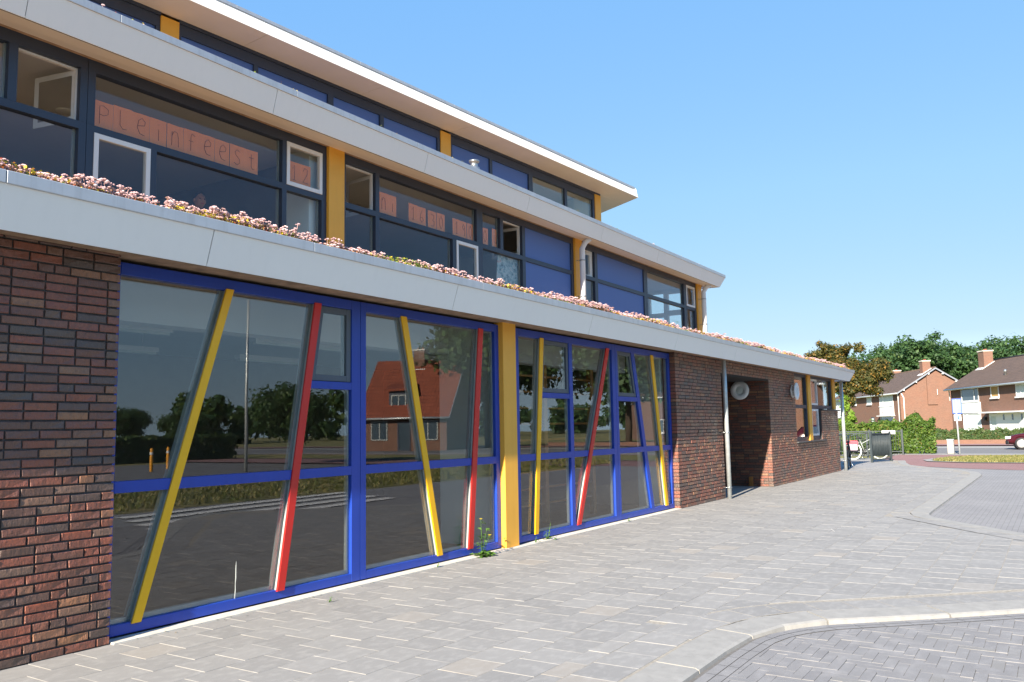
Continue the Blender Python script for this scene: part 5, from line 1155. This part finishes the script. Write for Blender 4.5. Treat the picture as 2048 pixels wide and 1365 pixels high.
def car(loc, rz):
    o = thing('parked_car', 'dark red hatchback parked at the right edge before the low hedge', 'car', loc, rz)
    # stations along x (front = 0): x, half width, sill z, belt z, top z, top half width
    S = [(0, .62, .38, .52, .56, .50), (.10, .74, .28, .60, .66, .62), (.45, .80, .24, .68, .76, .70), (1.0, .82, .22, .76, .84, .74), (1.18, .83, .22, .80, .90, .74), (1.75, .83, .22, .86, 1.34, .60), (2.1, .83, .22, .87, 1.42, .58), (2.9, .83, .22, .88, 1.42, .58), (3.45, .82, .24, .88, 1.32, .57), (3.85, .78, .28, .86, .98, .66), (3.98, .72, .36, .78, .82, .60)]
    V = []; F = []
    for (x, hw, s, b, t, tw) in S: V += [(x, sg_ * y, z) for sg_ in (1,) for (y, z) in ((hw * .88, s), (hw, s + .12), (hw * 1.0, (s + b) / 2), (hw * .96, b), (tw, t), (tw * .5, t + .025), (0, t + .03))]
    n = 7; m = len(S)
    for i in range(m - 1):
        for k in range(n - 1): F.append((i * n + k, (i + 1) * n + k, (i + 1) * n + k + 1, i * n + k + 1))
    o2 = len(V); V += [(x, -y, z) for x, y, z in V]; F += [tuple(o2 + q for q in reversed(fc)) for fc in F]
    F += [tuple(range(n)) + tuple(o2 + k for k in reversed(range(n - 1))), tuple((m - 1) * n + k for k in range(n)) + tuple(o2 + (m - 1) * n + k for k in reversed(range(n - 1)))]
    F += [(i * n, o2 + i * n, o2 + (i + 1) * n, (i + 1) * n) for i in range(m - 1)]
    pyobj('body', V, F, 'carred', o, True)
    for s in (1, -1):
        for (P) in ([(1.42, .795, .90), (1.80, .64, 1.30), (2.38, .60, 1.36), (2.38, .80, .90)], [(2.46, .80, .90), (2.46, .60, 1.36), (3.20, .60, 1.32), (3.42, .795, .92)]):
            pyobj('side_window', [(x, s * (y + .02), z) for x, y, z in P] + [(x, s * (y - .02), z) for x, y, z in P], [(0, 1, 2, 3), (4, 5, 6, 7)], 'carglass', o)
        hexa('headlight', [(x, s * y, z) for x in (-.012, .26) for y in (.44, .74) for z in (.54, .67)], 'curtain', o, .02); hexa('tail_light', [(x, s * y, z) for x in (3.86, 4.0) for y in (.5, .74) for z in (.66, .86)], 'red', o)
        hexa('mirror', [(x, s * y, z) for x in (1.34, 1.50) for y in (.86, 1.0) for z in (.90, 1.02)], 'carred', o, .02); box('door_handle', 2.15, 2.32, s * .835 - .012, s * .835 + .012, .80, .83, 'black', o); box('side_strip', .95, 3.1, s * .838 - .008, s * .838 + .008, .50, .55, 'black', o)
        for x in (.72, 3.18):
            w_ = lathe('wheel', [(.0, s * .62), (.30, s * .62), (.31, s * .66), (.31, s * .82), (.28, s * .845), (.20, s * .85)], 'black', o, 26, 'y', (x, 0, .30)); lathe('hub_cap', [(.205, s * .848), (.19, s * .856), (.06, s * .84), (0, s * .85)], 'hub', w_, 22, 'y', (x, 0, .30)); lathe('wheel_arch', [(.0, s * .70), (.37, s * .70), (.375, s * .834)], 'black', o, 26, 'y', (x, 0, .31))
    pyobj('windscreen', [(1.24, .70, .90), (1.74, .58, 1.335), (1.74, -.58, 1.335), (1.24, -.70, .90), (1.24, .70, .925), (1.74, .58, 1.36), (1.74, -.58, 1.36), (1.24, -.70, .925)], [(0, 1, 2, 3), (4, 5, 6, 7)], 'carglass', o); pyobj('rear_window', [(3.50, .52, 1.34), (3.84, .60, 1.0), (3.84, -.60, 1.0), (3.50, -.52, 1.34), (3.52, .52, 1.35), (3.86, .60, 1.01), (3.86, -.60, 1.01), (3.52, -.52, 1.35)], [(0, 1, 2, 3), (4, 5, 6, 7)], 'carglass', o)
    hexa('bumper', [(x, y, z) for (x, w_) in ((-.04, .62), (.14, .80)) for y in (-w_, w_) for z in (.26, .46)], 'black', o, .03); box('number_plate', -.052, -.041, -.26, .26, .34, .45, 'petal', o); box('grille', -.02, .02, -.38, .38, .50, .56, 'black', o)
    return o
car((51.75, -3.36, -.08), R(-97))

# ------------------------------------------------------------------ weeds at the foot of the windows
def weed(label, loc, h, nl, seed, flower):
    g = np.random.default_rng(seed); o = thing('weed', label, 'weed', loc, 0, 'weeds at the foot of the windows'); T = []; ends = []
    for k in range(5 if h > .2 else 3):
        a = g.uniform(0, 6.28); d = g.uniform(.02, .10) * h / .4; e = (d * math.cos(a), d * math.sin(a) - .02, h * (1 if k == 0 else g.uniform(.35, .8))); ends.append(e); T.append(([(0, 0, 0), (e[0] * .6, e[1] * .5, e[2] * .55), e], [.004, .0035, .002]))
    tubes('stem', T, 'leaf_weed', o, 5)
    V = []; F = []
    for k in range(nl):
        low = k < nl * .55; a = g.uniform(0, 6.28); L = g.uniform(.035, .075) * (1.3 if low else .8) * min(1.4, h / .3)
        if low: c = np.array([g.normal(0, .035), g.normal(-.02, .03), g.uniform(.0, .05)])
        else:
            e = np.array(ends[g.integers(len(ends))]); c = e * g.uniform(.35, 1)
        d = np.array([math.cos(a), math.sin(a), g.uniform(-.1, .6)]); s = np.array([-math.sin(a), math.cos(a), 0]) * L * .32
        i = len(V); V += [c, c + d * L * .5 + s, c + d * L + np.array([0, 0, -.3 * L]), c + d * L * .5 - s]; F += [(i, i + 1, i + 2, i + 3)]
    npobj('leaf', V, F, 'leaf_weed', o, g.random(len(F)))['kind'] = 'stuff'
    if flower:
        for e in ends[:2]:
            for k in range(7):
                a = k * .9; pyobj('petal', [e, (e[0] + .016 * math.cos(a - .3), e[1] + .016 * math.sin(a - .3), e[2] + .010), (e[0] + .024 * math.cos(a), e[1] + .024 * math.sin(a), e[2] + .012), (e[0] + .016 * math.cos(a + .3), e[1] + .016 * math.sin(a + .3), e[2] + .010)], [(0, 1, 2, 3)], 'petal', o)
weed('yellow flowering weed growing at the foot of the ochre column', (8.08, -.02, 0), .42, 70, 81, True)
weed('small upright weed below the blue frame right of the ochre column', (9.62, .02, 0), .22, 30, 82, False)
weed('tiny dark weed below the first yellow bar right of the column', (9.28, .0, 0), .09, 14, 83, False)
weed('tiny grass tuft in the paving joint below the first red bar', (5.35, -.32, 0), .05, 16, 84, False)
weed('tiny weed at the frame foot below the second yellow bar', (7.22, -.03, 0), .05, 12, 85, False)
weed('tiny weed below the double mullion near the brick wall', (11.98, -.02, 0), .07, 12, 86, False)

# chalk scribbles and windblown litter
def chalk(pts):
    V = []; F = []
    for stk in pts:
        for (a, b) in zip(stk, stk[1:]):
            a, b = Vector(a), Vector(b); d = (b - a).normalized(); n = Vector((-d.y, d.x)) * .003; o = len(V)
            V += [(*(a + n), .0022), (*(a - n), .0022), (*(b - n), .0022), (*(b + n), .0022)]; F.append((o, o + 1, o + 2, o + 3))
    pyobj('chalk_mark', V, F, 'roadmark', pavement)
chalk([[(12.0, -3.05), (12.25, -2.95), (12.4, -3.05)], [(12.5, -2.9), (12.6, -3.05)]])
g = np.random.default_rng(91); n = 420
P = np.c_[g.uniform(3.6, 27, n), -.02 - .05 * np.abs(g.normal(0, 1, n)), g.uniform(.003, .012, n)]; P[:, 1] = np.where(P[:, 0] > 14.2, P[:, 1] - .02, P[:, 1] + .02); t_ = g.normal(0, 1, (n, 3)); t_[:, 2] *= .25; t_ /= np.linalg.norm(t_, axis=1, keepdims=True)
b_ = np.cross(t_, [0, 0, 1]); sz = g.uniform(.004, .013, n)[:, None]
V = np.stack([P - t_ * sz, P + b_ * sz * .5, P + t_ * sz, P - b_ * sz * .5], 1).reshape(-1, 3)
tag(npobj('leaf_litter', V, np.arange(n * 4).reshape(-1, 4), 'leaf_brown', None, g.uniform(.5, 1, n)), 'dry leaf crumbs lying along the foot of the facade', 'litter', None, 'stuff')
